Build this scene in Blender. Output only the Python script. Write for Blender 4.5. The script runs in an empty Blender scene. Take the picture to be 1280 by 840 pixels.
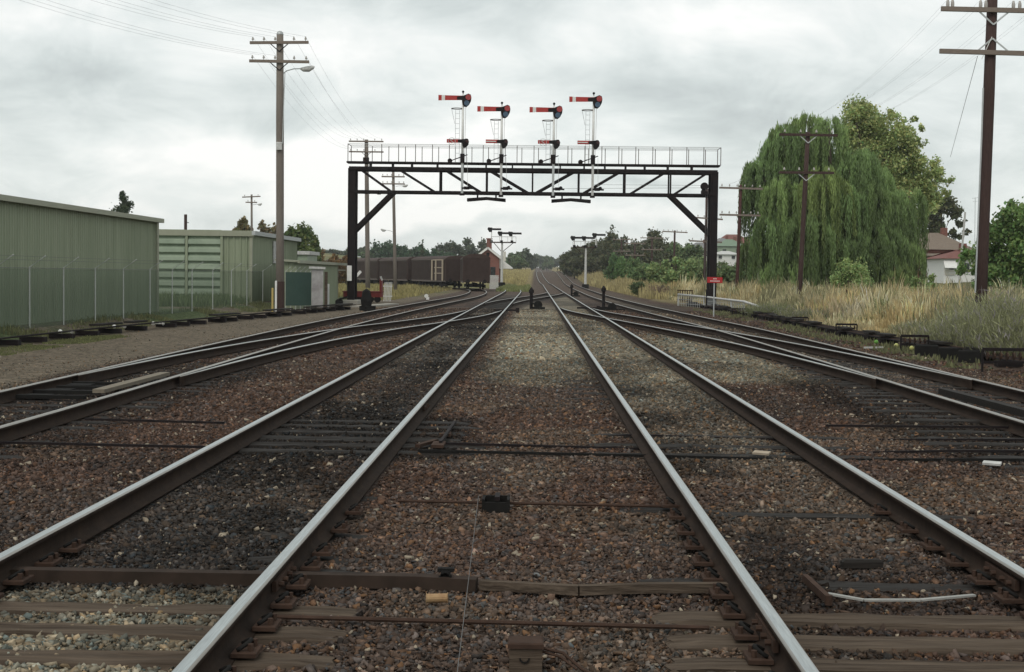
import bpy, math, random
import numpy as np
from mathutils import Matrix, Vector
random.seed(7); RNG = np.random.default_rng(11)
sc = bpy.context.scene
col = sc.collection
R = math.radians

# ------------------------------------------------------------------ camera
F = 1800.0
CAM = Vector((0, 0, 1.71))
ROT = (Matrix.Rotation(math.atan(29/F), 4, 'Z') @ Matrix.Rotation(R(90)-math.atan(76.3/F), 4, 'X') @ Matrix.Rotation(R(0.69), 4, 'Z'))
cd = bpy.data.cameras.new('camera'); cam = bpy.data.objects.new('camera', cd); col.objects.link(cam)
cam.matrix_world = Matrix.Translation(CAM) @ ROT
cd.sensor_width = 36; cd.lens = F/1280*36; cd.clip_end = 8000; cd.clip_start = 0.05
sc.camera = cam
R3 = ROT.to_3x3()
def ray(px, py): return R3 @ Vector(((px-640)/F, -(py-420)/F, -1))
def at(px, py, Y):                       # point seen at a photo pixel, at distance Y
    d = ray(px, py); return CAM + d*(Y/d.y)
def gnd(px, py, z=0.0):                  # point of the level z seen at a photo pixel
    d = ray(px, py); return CAM + d*((z-CAM.z)/d.z)
def ht(px, py, Y): return at(px, py, Y).z

# ------------------------------------------------------------------ noise and terrain
def _h(ix, iy, s):
    n = (ix.astype(np.int64)*374761393 + iy.astype(np.int64)*668265263 + s*1274126177) & 0x7fffffff
    n = ((n ^ (n >> 13))*1274126177) & 0x7fffffff
    return ((n ^ (n >> 16)) & 0xffff)/65535.0
def vnoise(x, y, s=0):
    x = np.asarray(x, float); y = np.asarray(y, float)
    ix = np.floor(x); iy = np.floor(y); fx = x-ix; fy = y-iy
    fx = fx*fx*(3-2*fx); fy = fy*fy*(3-2*fy); ix = ix.astype(int); iy = iy.astype(int)
    a = _h(ix, iy, s); b = _h(ix+1, iy, s); c = _h(ix, iy+1, s); d = _h(ix+1, iy+1, s)
    return (a*(1-fx)+b*fx)*(1-fy)+(c*(1-fx)+d*fx)*fy
def fbm(x, y, s=0, o=4):
    t = 0; a = .5; k = 1
    for i in range(o): t = t+a*vnoise(x*k, y*k, s+i); a *= .5; k *= 2.03
    return t/(1-.5**o)
def sst(a, b, x):
    t = np.clip((np.asarray(x, float)-a)/(b-a), 0, 1); return t*t*(3-2*t)
def terrain(x, y):
    x = np.asarray(x, float); y = np.asarray(y, float)
    z = .0081*np.clip(y-250, 0, 1150) + .002*np.clip(y-1400, 0, 3000)
    z = z + .2*sst(10.6, 12.5, x)*sst(20, 30, y)
    z = z + 1.6*sst(18, 50, x)*sst(60, 140, y)
    z = z + .22*sst(-12.2, -13.2, x)
    z = z + 11*np.exp(-(((x-75)/45)**2+((y-400)/120)**2))
    z = z + 8*np.exp(-(((x+100)/60)**2+((y-470)/120)**2))
    z = z + .5*sst(0.2, -2.0, x)*sst(186, 200, y)*sst(-30, -12, x)
    z = z + .5*sst(8.5, 11, x)*sst(130, 170, y)
    return z
def tz(x, y): return float(terrain(x, y))

def mixc(a, b, t):
    t = np.asarray(t)[..., None]; return a*(1-t)+np.asarray(b)*t
BROWN = np.array([.086, .058, .046]); PALE = np.array([.275, .245, .185]); DARK = np.array([.042, .038, .035])
GREYB = np.array([.145, .130, .110]); STRAW = np.array([.30, .245, .12]); GREEN = np.array([.085, .115, .04]); MID = np.array([.125, .104, .082])
def zone(x, y):
    x = np.asarray(x, float); y = np.asarray(y, float)
    n = fbm(x*.55, y*.35, 3); n2 = fbm(x*1.7, y*1.1, 9); n3 = fbm(x*.2, y*.12, 21)
    c = np.zeros(x.shape+(3,))+BROWN*(.78+.5*n2[..., None])
    c = mixc(c, np.array([.088, .080, .070]), sst(.50, .66, fbm(x*.45+7, y*.3, 71))*.3)
    c = mixc(c, np.array([.135, .105, .078]), sst(.52, .66, fbm(x*.9, y*.6, 72))*.4)
    # bed of the left track: oily and dark
    inL = sst(-3.15, -2.75, x)*sst(-1.15, -1.45, x)
    c = mixc(c, DARK*1.15, inL*(.45+.4*sst(.45, .6, n)))
    c = mixc(c, np.array([.15, .135, .11]), inL*sst(20, 30, y)*.65*sst(.62, .4, n))
    c = mixc(c, DARK*.75, .7*sst(.5, .15, np.abs(x+2.0-.3*(n-.5)))*sst(6.8, 8.5, y)*sst(110, 60, y)*sst(.42, .56, fbm(x*.7, y*.25, 31))*.75)
    c = mixc(c, PALE*.95, sst(-1.35, -1.75, x)*sst(7.75, 7.45, y)*sst(-6.5, -4, x))
    # pale new ballast
    c = mixc(c, PALE*.95, sst(-1.2, -.6, x)*sst(1.25, .85, x)*sst(22, 25.5, y+4*(n-.5))*sst(100, 60, y))
    inR = sst(1.0, 1.3, x)*sst(2.75, 2.4, x)
    c = mixc(c, MID*.95, inR*sst(9, 16, y)*.9)
    c = mixc(c, PALE*.80, inR*sst(17, 24, y+3*(n-.5))*.8)
    c = mixc(c, PALE*.72, sst(2.8, 3.2, x)*sst(5.0, 4.6, x+.6*(n-.5))*sst(22, 25, y+4*(n-.5))*sst(46, 38, y))
    c = mixc(c, MID, sst(4.6, 5.4, x)*sst(7.4, 6.8, x)*.8*sst(22, 28, y))
    c = mixc(c, DARK*.9, sst(.52, .66, fbm(x*.35, y*.25, 40))*.5*sst(9, 7, np.abs(x)))
    c = mixc(c, DARK*.5, sst(3.6, 4.2, x+.5*(n-.5))*sst(5.9, 5.3, x)*sst(12, 14, y)*sst(29, 22, y)*.8)
    c = mixc(c, DARK*.6, sst(-4.2, -4.7, x+.5*(n-.5))*sst(-7.4, -6.9, x)*sst(12, 14, y)*sst(30, 22, y)*.55)
    c = mixc(c, DARK*.6, sst(-3.2, -2.7, x)*sst(-.45, -.9, x)*sst(12.6, 13.6, y+1.2*(n-.5))*sst(17.6, 16.6, y)*.85)
    c = mixc(c, DARK*.5, sst(.48, .62, fbm(x*1.3, y*.7, 63))*sst(.55, .15, np.abs(np.abs(x+.125)-1.55))*sst(40, 25, y)*.6)
    c = mixc(c, DARK*.5, sst(.52, .62, fbm(x*.9, y*.4, 64))*sst(-1.7, -2.0, x)*sst(-3.1, -2.8, x)*sst(8, 9, y)*.6)
    # ash path on the left, weeds by the fence
    pl = sst(-7.3, -8.0, x+.5*(n-.5))
    c = mixc(c, GREYB*(.85+.3*n2[..., None])*np.array([1.08, 1.0, .88]), pl*.9)
    c = mixc(c, GREEN*.8+.02, sst(-11.6, -12.4, x)*sst(.35, .6, n))
    c = mixc(c, STRAW*.45+.02, sst(-7.5, -8.3, x)*sst(100, 120, y)*.8)
    c = mixc(c, GREEN*.9, sst(-7.8, -8.5, x)*sst(100, 120, y)*sst(.5, .62, n)*.8)
    # right verge
    vr = sst(7.9, 8.4, x)*sst(9.8, 9.0, x)
    c = mixc(c, BROWN*.9, vr*.7); c = mixc(c, GREEN*.9, sst(7.7, 8.2, x)*sst(.55, .7, n2)*.6)
    c = mixc(c, STRAW*.62, sst(9.8, 10.7, x))
    # farther on
    far = sst(105, 140, y)
    c = mixc(c, np.array([.105, .078, .062]), far*sst(-6, -4, x)*sst(9, 7, x))
    c = mixc(c, STRAW*.8*(.75+.5*n[..., None]), sst(8.0, 9.4, x+.5*(n-.5))*sst(70, 120, y))
    c = mixc(c, STRAW*.9*(.75+.5*n[..., None]), sst(146, 152, y)*sst(-.3, -1.2, x)*np.maximum(sst(-4.3, -3.8, x), sst(176, 184, y)))
    c = mixc(c, GREEN*1.0, sst(146, 152, y)*sst(215, 180, y)*sst(-.3, -1.2, x)*np.maximum(sst(-4.3, -3.8, x), sst(176, 184, y))*.6)
    c = mixc(c, GREEN*.95+.01, sst(200, 240, y)*sst(12, 30, np.abs(x))*sst(.4, .6, n3)*.85)
    c = mixc(c, GREEN*.8+.01, sst(18, 24, x)*.8)
    return c

# ------------------------------------------------------------------ materials
MATS = {}
def mat(name, c, rough=.8, metal=0, var=.25, scale=6, bump=0, bscale=None, attr=False, stretch=(1, 1, 1), c2=None, spec=.3, alpha=None, transl=0):
    if name in MATS: return MATS[name]
    m = bpy.data.materials.new(name); m.use_nodes = True; MATS[name] = m
    nt = m.node_tree; N = nt.nodes; L = nt.links; b = N['Principled BSDF']
    b.inputs['Roughness'].default_value = rough; b.inputs['Metallic'].default_value = metal
    b.inputs['Specular IOR Level'].default_value = spec
    tc = N.new('ShaderNodeTexCoord'); mp = N.new('ShaderNodeMapping'); mp.inputs['Scale'].default_value = stretch
    L.new(tc.outputs['Object'], mp.inputs[0])
    no = N.new('ShaderNodeTexNoise'); no.inputs['Scale'].default_value = scale; no.inputs['Detail'].default_value = 6; no.inputs['Roughness'].default_value = .65
    L.new(mp.outputs[0], no.inputs['Vector'])
    mr = N.new('ShaderNodeMapRange'); mr.inputs[1].default_value = .25; mr.inputs[2].default_value = .75
    mr.inputs[3].default_value = 0; mr.inputs[4].default_value = 1; L.new(no.outputs[0], mr.inputs[0])
    mx = N.new('ShaderNodeMix'); mx.data_type = 'RGBA'; L.new(mr.outputs[0], mx.inputs[0])
    c = np.array(c[:3], float); d = np.array(c2, float) if c2 is not None else c*(1+var)
    e = c if c2 is not None else c*(1-var)
    mx.inputs[6].default_value = (*e, 1); mx.inputs[7].default_value = (*d, 1); out = mx.outputs[2]
    if attr:
        at_ = N.new('ShaderNodeAttribute'); at_.attribute_name = 'Col'
        mm = N.new('ShaderNodeMix'); mm.data_type = 'RGBA'; mm.blend_type = 'MULTIPLY'; mm.inputs[0].default_value = 1
        L.new(at_.outputs['Color'], mm.inputs[6]); L.new(out, mm.inputs[7]); out = mm.outputs[2]
    L.new(out, b.inputs['Base Color'])
    if bump:
        n2 = N.new('ShaderNodeTexNoise'); n2.inputs['Scale'].default_value = bscale or scale*4; n2.inputs['Detail'].default_value = 5
        L.new(mp.outputs[0], n2.inputs['Vector'])
        bp = N.new('ShaderNodeBump'); bp.inputs['Distance'].default_value = bump; L.new(n2.outputs[0], bp.inputs['Height']); L.new(bp.outputs[0], b.inputs['Normal'])
    if alpha is not None: b.inputs['Alpha'].default_value = alpha
    if transl:
        tr = N.new('ShaderNodeBsdfTranslucent'); L.new(out, tr.inputs[0]); ms = N.new('ShaderNodeMixShader'); ms.inputs[0].default_value = transl
        L.new(b.outputs[0], ms.inputs[1]); L.new(tr.outputs[0], ms.inputs[2]); L.new(ms.outputs[0], N['Material Output'].inputs[0])
    return m
M_LEAF = mat('leaf', (1, 1, 1), .6, var=.18, scale=1.2, attr=True, transl=.28)
M_GRASS = mat('dry grass', (1, 1, 1), .7, var=.15, scale=2, attr=True, transl=.25)
M_STONE = mat('ballast stone', (1, 1, 1), .92, var=.35, scale=30, attr=True, spec=.04)
M_IRON = mat('black iron', (.009, .009, .011), .75, var=.4, scale=3, c2=(.022, .015, .014), spec=.12)
M_RUST = mat('rusty steel', (.035, .023, .018), .85, var=.4, scale=9, c2=(.075, .046, .034), bump=.002, spec=.08)
M_RAILSIDE = mat('rail side', (.022, .017, .015), .8, scale=7, c2=(.048, .033, .025), bump=.0015, bscale=60, spec=.04)
M_STEEL = mat('worn rail head', (.38, .40, .40), .42, metal=1, scale=8, c2=(.60, .63, .63), stretch=(18, .7, 1))
M_STEEL2 = mat('dull rail head', (.28, .25, .22), .5, metal=.9, scale=3, c2=(.42, .41, .39), stretch=(14, .6, 1))
M_SLEEP = mat('weathered sleeper', (.030, .022, .017), .9, scale=14, c2=(.135, .105, .080), bump=.012, bscale=26, stretch=(.10, 2.0, 2.0), spec=.04)
M_SLEEPD = mat('oily sleeper', (.014, .013, .012), .65, scale=9, c2=(.034, .029, .026), bump=.006, bscale=22, stretch=(.12, 2.2, 2.2), spec=.06)
M_POLE = mat('grey pole wood', (.135, .112, .096), .9, scale=9, c2=(.215, .19, .165), bump=.004, stretch=(6, 6, .5))
M_POLED = mat('brown pole wood', (.035, .020, .018), .85, scale=9, c2=(.072, .043, .037), bump=.004, stretch=(6, 6, .5))
M_ARM = mat('crossarm wood', (.14, .11, .09), .9, scale=12, c2=(.24, .20, .17), stretch=(.6, 6, 6))
M_WHITE = mat('white paint', (.62, .62, .60), .6, scale=7, c2=(.76, .76, .74))
M_WHITED = mat('dirty white paint', (.34, .34, .33), .7, scale=9, c2=(.62, .62, .60))
M_RED = mat('red paint', (.33, .022, .018), .45, scale=7, c2=(.42, .035, .028), spec=.4)
M_DKRED = mat('oxide red paint', (.13, .018, .016), .6, scale=7, c2=(.2, .03, .025))
M_GALV = mat('galvanised steel', (.40, .42, .42), .55, metal=.5, scale=9, c2=(.52, .54, .54))
M_SHED = mat('green shed cladding', (.195, .230, .152), .6, scale=2.2, c2=(.290, .325, .228), spec=.3, stretch=(1, 1, .12))
M_SHED2 = mat('pale green shed cladding', (.20, .255, .185), .5, scale=1.5, c2=(.29, .35, .26), spec=.4)
M_TRIM = mat('green shed trim', (.26, .27, .20), .5, scale=2, c2=(.31, .32, .24), spec=.4)
M_MESH = mat('green shade mesh', (.085, .125, .085), .9, scale=9, c2=(.12, .16, .11), alpha=.42)
M_MESHD = mat('dense green shade cloth', (.030, .068, .058), .9, scale=2, c2=(.045, .085, .072), alpha=.92)
M_VAN = mat('weathered van brown', (.034, .019, .015), .8, scale=2.5, c2=(.062, .040, .034), stretch=(1, 1, .5))
M_VAN2 = mat('van roof grey', (.085, .070, .062), .8, scale=2.5, c2=(.14, .12, .108))
M_PALEMET = mat('pale framing', (.30, .24, .18), .8, scale=6, c2=(.42, .36, .28))
M_BRICK = None
M_BLACK = mat('black rubbery', (.010, .010, .010), .8, scale=6, c2=(.020, .019, .018), spec=.06)
M_CONC = mat('old concrete', (.28, .265, .235), .9, scale=6, c2=(.38, .36, .32), bump=.003)
M_GLASSB = mat('blue lens', (.03, .07, .12), .2, var=.3, spec=.6)
M_GLASSR = mat('red lens', (.30, .02, .018), .25, var=.3, spec=.6)
M_TARP = mat('weathered pale sheet', (.17, .155, .15), .9, scale=1.6, c2=(.50, .49, .49))
M_YEL = mat('faded yellow paint', (.40, .30, .10), .7, c2=(.5, .4, .16))
M_BARK = mat('bark', (.06, .048, .038), .95, scale=8, c2=(.11, .09, .07), bump=.01, stretch=(2, 2, .4))
M_ROOFR = mat('red tile roof', (.14, .055, .045), .8, c2=(.2, .085, .07), scale=3)
M_ROOFB = mat('brown tile roof', (.15, .115, .09), .8, c2=(.2, .16, .125), scale=3)
M_ROOFG = mat('grey iron roof', (.15, .15, .15), .6, c2=(.2, .2, .2), scale=3)
M_ROOFGR = mat('green iron roof', (.13, .19, .13), .6, c2=(.19, .25, .18), scale=3)
M_WIN = mat('window glass', (.015, .018, .02), .15, var=.3, spec=.6)
M_WIRE = mat('wire', (.10, .10, .10), .6, var=.2)
M_INS = mat('insulator porcelain', (.30, .28, .25), .3, c2=(.42, .40, .38))
M_CREAM = mat('cream weatherboard', (.5, .48, .42), .7, c2=(.6, .58, .52), scale=2)

def brick_mat():
    m = bpy.data.materials.new('red brick'); m.use_nodes = True; nt = m.node_tree; N = nt.nodes; L = nt.links
    tc = N.new('ShaderNodeTexCoord'); br = N.new('ShaderNodeTexBrick'); br.inputs['Scale'].default_value = 3
    br.inputs['Color1'].default_value = (.20, .055, .04, 1); br.inputs['Color2'].default_value = (.14, .045, .035, 1); br.inputs['Mortar'].default_value = (.2, .16, .13, 1)
    mp = N.new('ShaderNodeMapping'); mp.inputs['Rotation'].default_value = (R(90), 0, 0)
    L.new(tc.outputs['Object'], mp.inputs[0]); L.new(mp.outputs[0], br.inputs['Vector']); L.new(br.outputs['Color'], N['Principled BSDF'].inputs['Base Color'])
    N['Principled BSDF'].inputs['Roughness'].default_value = .9; return m
M_BRICK = brick_mat()

# ------------------------------------------------------------------ mesh helpers
def mesh_np(name, V, Fc, mats, parent=None, colors=None, midx=None, smooth=False):
    me = bpy.data.meshes.new(name); V = np.ascontiguousarray(V, np.float32); Fc = np.ascontiguousarray(Fc, np.int32)
    n, k = Fc.shape
    me.vertices.add(len(V)); me.vertices.foreach_set('co', V.ravel())
    me.loops.add(n*k); me.loops.foreach_set('vertex_index', Fc.ravel())
    me.polygons.add(n); me.polygons.foreach_set('loop_start', np.arange(0, n*k, k, dtype=np.int32)); me.polygons.foreach_set('loop_total', np.full(n, k, np.int32))
    for m in (mats if isinstance(mats, (list, tuple)) else [mats]): me.materials.append(m)
    if midx is not None: me.polygons.foreach_set('material_index', np.asarray(midx, np.int32))
    me.update(calc_edges=True)
    if colors is not None:
        a = me.color_attributes.new('Col', 'FLOAT_COLOR', 'POINT'); c4 = np.ones((len(V), 4), np.float32); c4[:, :3] = colors; a.data.foreach_set('color', c4.ravel())
    if smooth: me.polygons.foreach_set('use_smooth', np.ones(n, bool))
    o = bpy.data.objects.new(name, me); col.objects.link(o)
    if parent: o.parent = parent
    return o

class MB:
    def __init__(s): s.v = []; s.f = []; s.sm = False
    def _add(s, vs, fs):
        b = len(s.v); s.v += [tuple(p) for p in vs]; s.f += [tuple(i+b for i in f) for f in fs]; return s
    def box(s, c, d, rz=0, rx=0, ry=0, bev=0):
        x, y, z = [k/2 for k in d]; M = Matrix.Rotation(rz, 3, 'Z') @ Matrix.Rotation(ry, 3, 'Y') @ Matrix.Rotation(rx, 3, 'X'); c = Vector(c)
        P = [(-x, -y, -z), (x, -y, -z), (x, y, -z), (-x, y, -z), (-x, -y, z), (x, -y, z), (x, y, z), (-x, y, z)]
        if bev:
            b = bev; P[4:] = [(-x+b, -y+b, z), (x-b, -y+b, z), (x-b, y-b, z), (-x+b, y-b, z)]
            P += [(-x, -y, z-b), (x, -y, z-b), (x, y, z-b), (-x, y, z-b)]
            fs = [(3, 2, 1, 0), (4, 5, 6, 7)]+[(i, (i+1) % 4, 8+(i+1) % 4, 8+i) for i in range(4)]+[(8+i, 8+(i+1) % 4, 4+(i+1) % 4, 4+i) for i in range(4)]
        else: fs = [(3, 2, 1, 0), (4, 5, 6, 7), (0, 1, 5, 4), (1, 2, 6, 5), (2, 3, 7, 6), (3, 0, 4, 7)]
        return s._add([c+M@Vector(p) for p in P], fs)
    def bar(s, a, b, w, h=None):          # straight bar of rectangular section
        a = Vector(a); b = Vector(b); h = h or w; d = (b-a).normalized(); up = Vector((0, 0, 1)) if abs(d.z) < .95 else Vector((0, 1, 0))
        u = d.cross(up).normalized(); w_ = u.cross(d).normalized(); P = []
        for p in (a, b):
            for (i, j) in ((-1, -1), (1, -1), (1, 1), (-1, 1)): P.append(p+u*(i*w/2)+w_*(j*h/2))
        return s._add(P, [(3, 2, 1, 0), (4, 5, 6, 7), (0, 1, 5, 4), (1, 2, 6, 5), (2, 3, 7, 6), (3, 0, 4, 7)])
    def tube(s, pts, r, n=6, closed=False, caps=True):
        pts = [Vector(p) for p in pts]; m = len(pts); rs = r if isinstance(r, (list, tuple)) else [r]*m; V = []
        for i, p in enumerate(pts):
            d = (pts[(i+1) % m]-pts[i-1]) if closed else (pts[min(i+1, m-1)]-pts[max(i-1, 0)])
            d.normalize(); up = Vector((0, 0, 1)) if abs(d.z) < .9 else Vector((1, 0, 0))
            u = d.cross(up).normalized(); w = u.cross(d)
            V += [p+u*math.cos(2*math.pi*k/n)*rs[i]+w*math.sin(2*math.pi*k/n)*rs[i] for k in range(n)]
        Fs = []
        for i in range(m if closed else m-1):
            j = (i+1) % m
            Fs += [(i*n+k, i*n+(k+1) % n, j*n+(k+1) % n, j*n+k) for k in range(n)]
        if caps and not closed: Fs += [tuple(range(n-1, -1, -1)), tuple((m-1)*n+k for k in range(n))]
        return s._add(V, Fs)
    def disc(s, c, r, t, axis='Y', n=16, r2=None):
        c = Vector(c); a = {'X': Vector((1, 0, 0)), 'Y': Vector((0, 1, 0)), 'Z': Vector((0, 0, 1))}[axis]
        return s.tube([c-a*t/2, c+a*t/2], [r, r if r2 is None else r2], n)
    def ball(s, c, r, n=8):
        c = Vector(c); pts = [c+Vector((0, 0, r*math.cos(t))) for t in np.linspace(math.pi, 0, 7)]
        V = []; 
        for t in np.linspace(math.pi, 0, 7):
            V += [c+Vector((r*math.sin(t)*math.cos(2*math.pi*k/n), r*math.sin(t)*math.sin(2*math.pi*k/n), r*math.cos(t))) for k in range(n)]
        return s._add(V, [(i*n+k, i*n+(k+1) % n, (i+1)*n+(k+1) % n, (i+1)*n+k) for i in range(6) for k in range(n)])
    def sheet(s, prof, a, b):             # extrude a polyline (list of points) from offset a to offset b
        a = Vector(a); b = Vector(b); P = [Vector(p)+a for p in prof]+[Vector(p)+b for p in prof]; n = len(prof)
        return s._add(P, [(i, i+1, n+i+1, n+i) for i in range(n-1)])
    def prism(s, poly, a, b):             # closed polygon extruded
        a = Vector(a); b = Vector(b); n = len(poly); P = [Vector(p)+a for p in poly]+[Vector(p)+b for p in poly]
        return s._add(P, [tuple(range(n-1, -1, -1)), tuple(range(n, 2*n))]+[(i, (i+1) % n, n+(i+1) % n, n+i) for i in range(n)])
    def build(s, name, m, parent=None, world=True, smooth=False):
        me = bpy.data.meshes.new(name)
        off = Vector((0, 0, 0)); q = parent if world else None
        while q: off = off+q.location; q = q.parent
        me.from_pydata([Vector(v)-off for v in s.v], [], s.f); me.materials.append(m)
        bm_fix(me)
        if smooth: me.polygons.foreach_set('use_smooth', [True]*len(me.polygons))
        me.update(); o = bpy.data.objects.new(name, me); col.objects.link(o)
        if parent: o.parent = parent
        return o
import bmesh
def bm_fix(me):
    b = bmesh.new(); b.from_mesh(me); bmesh.ops.recalc_face_normals(b, faces=b.faces); b.to_mesh(me); b.free()

def tag(o, label=None, cat=None, group=None, kind=None):
    if label: o['label'] = label
    if cat: o['category'] = cat
    if group: o['group'] = group
    if kind: o['kind'] = kind
    return o
def empty(name, loc=(0, 0, 0), rz=0, label=None, cat=None, group=None):
    o = bpy.data.objects.new(name, None); col.objects.link(o); o.location = loc; o.rotation_euler = (0, 0, rz)
    o.empty_display_size = .3; return tag(o, label, cat, group)
KIDS = {}
def copy_tree(o, parent=None, label=None):
    c = o.copy(); col.objects.link(c); c.parent = parent
    if label: c['label'] = label
    for ch in o.children: copy_tree(ch, c)
    return c
def solo(mb, name, m, loc, label, cat, group=None, smooth=False):      # a thing that is one mesh, origin at its base
    me_o = mb.build(name, m, None, smooth=smooth); loc = Vector(loc)
    for v in me_o.data.vertices: v.co -= loc
    me_o.location = loc
    return tag(me_o, label, cat, group)

# ------------------------------------------------------------------ ground sheet
def axis_pts(a0, fine, step, far, grow=1.12):
    p = [a0]; s = step
    while p[-1] < far:
        if p[-1] > fine: s *= grow
        p.append(p[-1]+s)
    return p
xs = np.array(axis_pts(0, 14, .22, 1300, 1.13)); xs = np.concatenate([-xs[:0:-1], xs])
ys = np.array([-60, -30, -12, -4, 0, 2, 4]+axis_pts(5, 45, .3, 2500, 1.035))
GX, GY = np.meshgrid(xs, ys); GZ = terrain(GX, GY)
near = sst(70, 25, GY)*sst(16, 9, np.abs(GX))
GZ = GZ - .010 + near*.035*(fbm(GX*1.5, GY*1.5, 77)-.5)
V = np.stack([GX, GY, GZ], -1).reshape(-1, 3)
ny, nx = GX.shape; idx = np.arange(ny*nx).reshape(ny, nx)
FF = np.stack([idx[:-1, :-1], idx[:-1, 1:], idx[1:, 1:], idx[1:, :-1]], -1).reshape(-1, 4)
def ground_mat():
    m = bpy.data.materials.new('ground'); m.use_nodes = True; nt = m.node_tree; N = nt.nodes; L = nt.links; b = N['Principled BSDF']
    b.inputs['Roughness'].default_value = .95; b.inputs['Specular IOR Level'].default_value = .1
    a = N.new('ShaderNodeAttribute'); a.attribute_name = 'Col'; g = N.new('ShaderNodeNewGeometry')
    v = N.new('ShaderNodeTexVoronoi'); v.inputs['Scale'].default_value = 18; L.new(g.outputs['Position'], v.inputs['Vector'])
    n = N.new('ShaderNodeTexNoise'); n.inputs['Scale'].default_value = 3.5; n.inputs['Detail'].default_value = 8; n.inputs['Roughness'].default_value = .7; L.new(g.outputs['Position'], n.inputs['Vector'])
    sp = N.new('ShaderNodeSeparateColor'); L.new(v.outputs['Color'], sp.inputs[0])
    m1 = N.new('ShaderNodeMapRange'); m1.inputs[3].default_value = .55; m1.inputs[4].default_value = 1.5; L.new(sp.outputs[0], m1.inputs[0])
    m2 = N.new('ShaderNodeMapRange'); m2.inputs[1].default_value = .3; m2.inputs[2].default_value = .7; m2.inputs[3].default_value = .6; m2.inputs[4].default_value = 1.35; L.new(n.outputs[0], m2.inputs[0])
    mu = N.new('ShaderNodeMath'); mu.operation = 'MULTIPLY'; L.new(m1.outputs[0], mu.inputs[0]); L.new(m2.outputs[0], mu.inputs[1])
    vm = N.new('ShaderNodeVectorMath'); vm.operation = 'SCALE'; L.new(a.outputs['Color'], vm.inputs[0]); L.new(mu.outputs[0], vm.inputs['Scale']); L.new(vm.outputs[0], b.inputs['Base Color'])
    bp = N.new('ShaderNodeBump'); bp.inputs['Distance'].default_value = .03; L.new(v.outputs['Distance'], bp.inputs['Height']); bp.invert = True; L.new(bp.outputs[0], b.inputs['Normal'])
    return m
g = mesh_np('ground', V, FF, ground_mat(), colors=zone(GX, GY).reshape(-1, 3)*.85, smooth=True); tag(g, kind='structure')

# ------------------------------------------------------------------ tracks
def interp(ctrl, step):
    c = np.array(sorted(ctrl, key=lambda p: p[1]), float); Y = c[:, 1]; X = c[:, 0]
    m = np.gradient(X, Y); out = []
    y = Y[0]
    while y < Y[-1]:
        i = min(np.searchsorted(Y, y, 'right')-1, len(Y)-2); h = Y[i+1]-Y[i]; t = (y-Y[i])/h
        x = (2*t**3-3*t**2+1)*X[i]+(t**3-2*t**2+t)*h*m[i]+(-2*t**3+3*t**2)*X[i+1]+(t**3-t**2)*h*m[i+1]
        out.append((x, y)); y += step*(1 if y < 60 else 2 if y < 200 else 8)
    out.append((X[-1], Y[-1])); return np.array(out)
def offset(line, d):
    t = np.gradient(line, axis=0); t /= np.linalg.norm(t, axis=1)[:, None]
    return line+np.stack([t[:, 1], -t[:, 0]], -1)*d
LM, RM = -2.107, 1.855
TR = {
 'L': ([(LM, 2), (LM, 60), (LM, 100), (LM, 122), (-2.2, 140), (-2.5, 155)], 0),
 'R': ([(RM, 2), (RM, 100), (RM, 200), (RM-.02, 226), (1.55, 252), (1.4, 680), (.9, 1400)], 0),
 'F': ([(6.15, 2), (6.15, 16), (6.17, 30), (6.1, 44), (5.75, 57), (5.3, 76), (5.0, 100), (5.1, 150), (5.8, 260), (6.2, 680), (6.0, 1400)], -.006),
 'S': ([(-6.0, 2), (-6.0, 16), (-6.15, 30), (-6.2, 44), (-6.02, 57), (-5.6, 75), (-4.85, 105), (-5.05, 125), (-6.1, 146), (-7.7, 160), (-13.8, 175.5), (-18.8, 188.5), (-25.2, 205), (-37, 235)], -.006),
 'XR': ([(6.15, 15), (6.08, 22), (5.78, 29.5), (5.3, 36), (4.68, 42), (3.8, 50), (2.95, 57), (2.2, 64.5), (1.9, 72), (RM, 80)], -.003),
 'XL': ([(-6.0, 14), (-5.97, 20), (-5.75, 28.5), (-5.2, 35.5), (-4.5, 41.5), (-3.6, 47.5), (-2.85, 53.5), (-2.3, 61), (LM, 70), (LM, 80)], -.003),
 'X': ([(LM, 68), (-2.0, 78), (-1.35, 90), (-.3, 102), (.85, 115), (1.65, 128), (RM, 140)], -.009),
}
INFO = {
 'L': ('straight left main track of bright worn rails with oily black ballast between them', 'railway track'),
 'R': ('straight right main track of bright worn rails running all the way to the horizon', 'railway track'),
 'F': ('outer right track nearest the dry grass, duller rails on exposed dark sleepers', 'railway track'),
 'S': ('outer left track nearest the green sheds, its rusty rails curving to the brown vans', 'railway track'),
 'XR': ('crossover rails slanting from the right main track to the outer track by the grass', 'crossover track'),
 'XL': ('crossover rails slanting from the left main track to the outer track by the sheds', 'crossover track'),
 'X': ('distant crossover joining the two main tracks just beyond the signal gantry', 'crossover track'),
}
LINES = {k: interp(v[0], .5) for k, v in TR.items()}
PROF = [(-.065, 0), (-.065, .012), (-.02, .028), (-.009, .045), (-.009, .11), (-.034, .122), (-.036, .148), (-.026, .158),
        (.026, .158), (.036, .148), (.034, .122), (.009, .11), (.009, .045), (.02, .028), (.065, .012), (.065, 0)]
RAILZ = .012
ALLR = []
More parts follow.
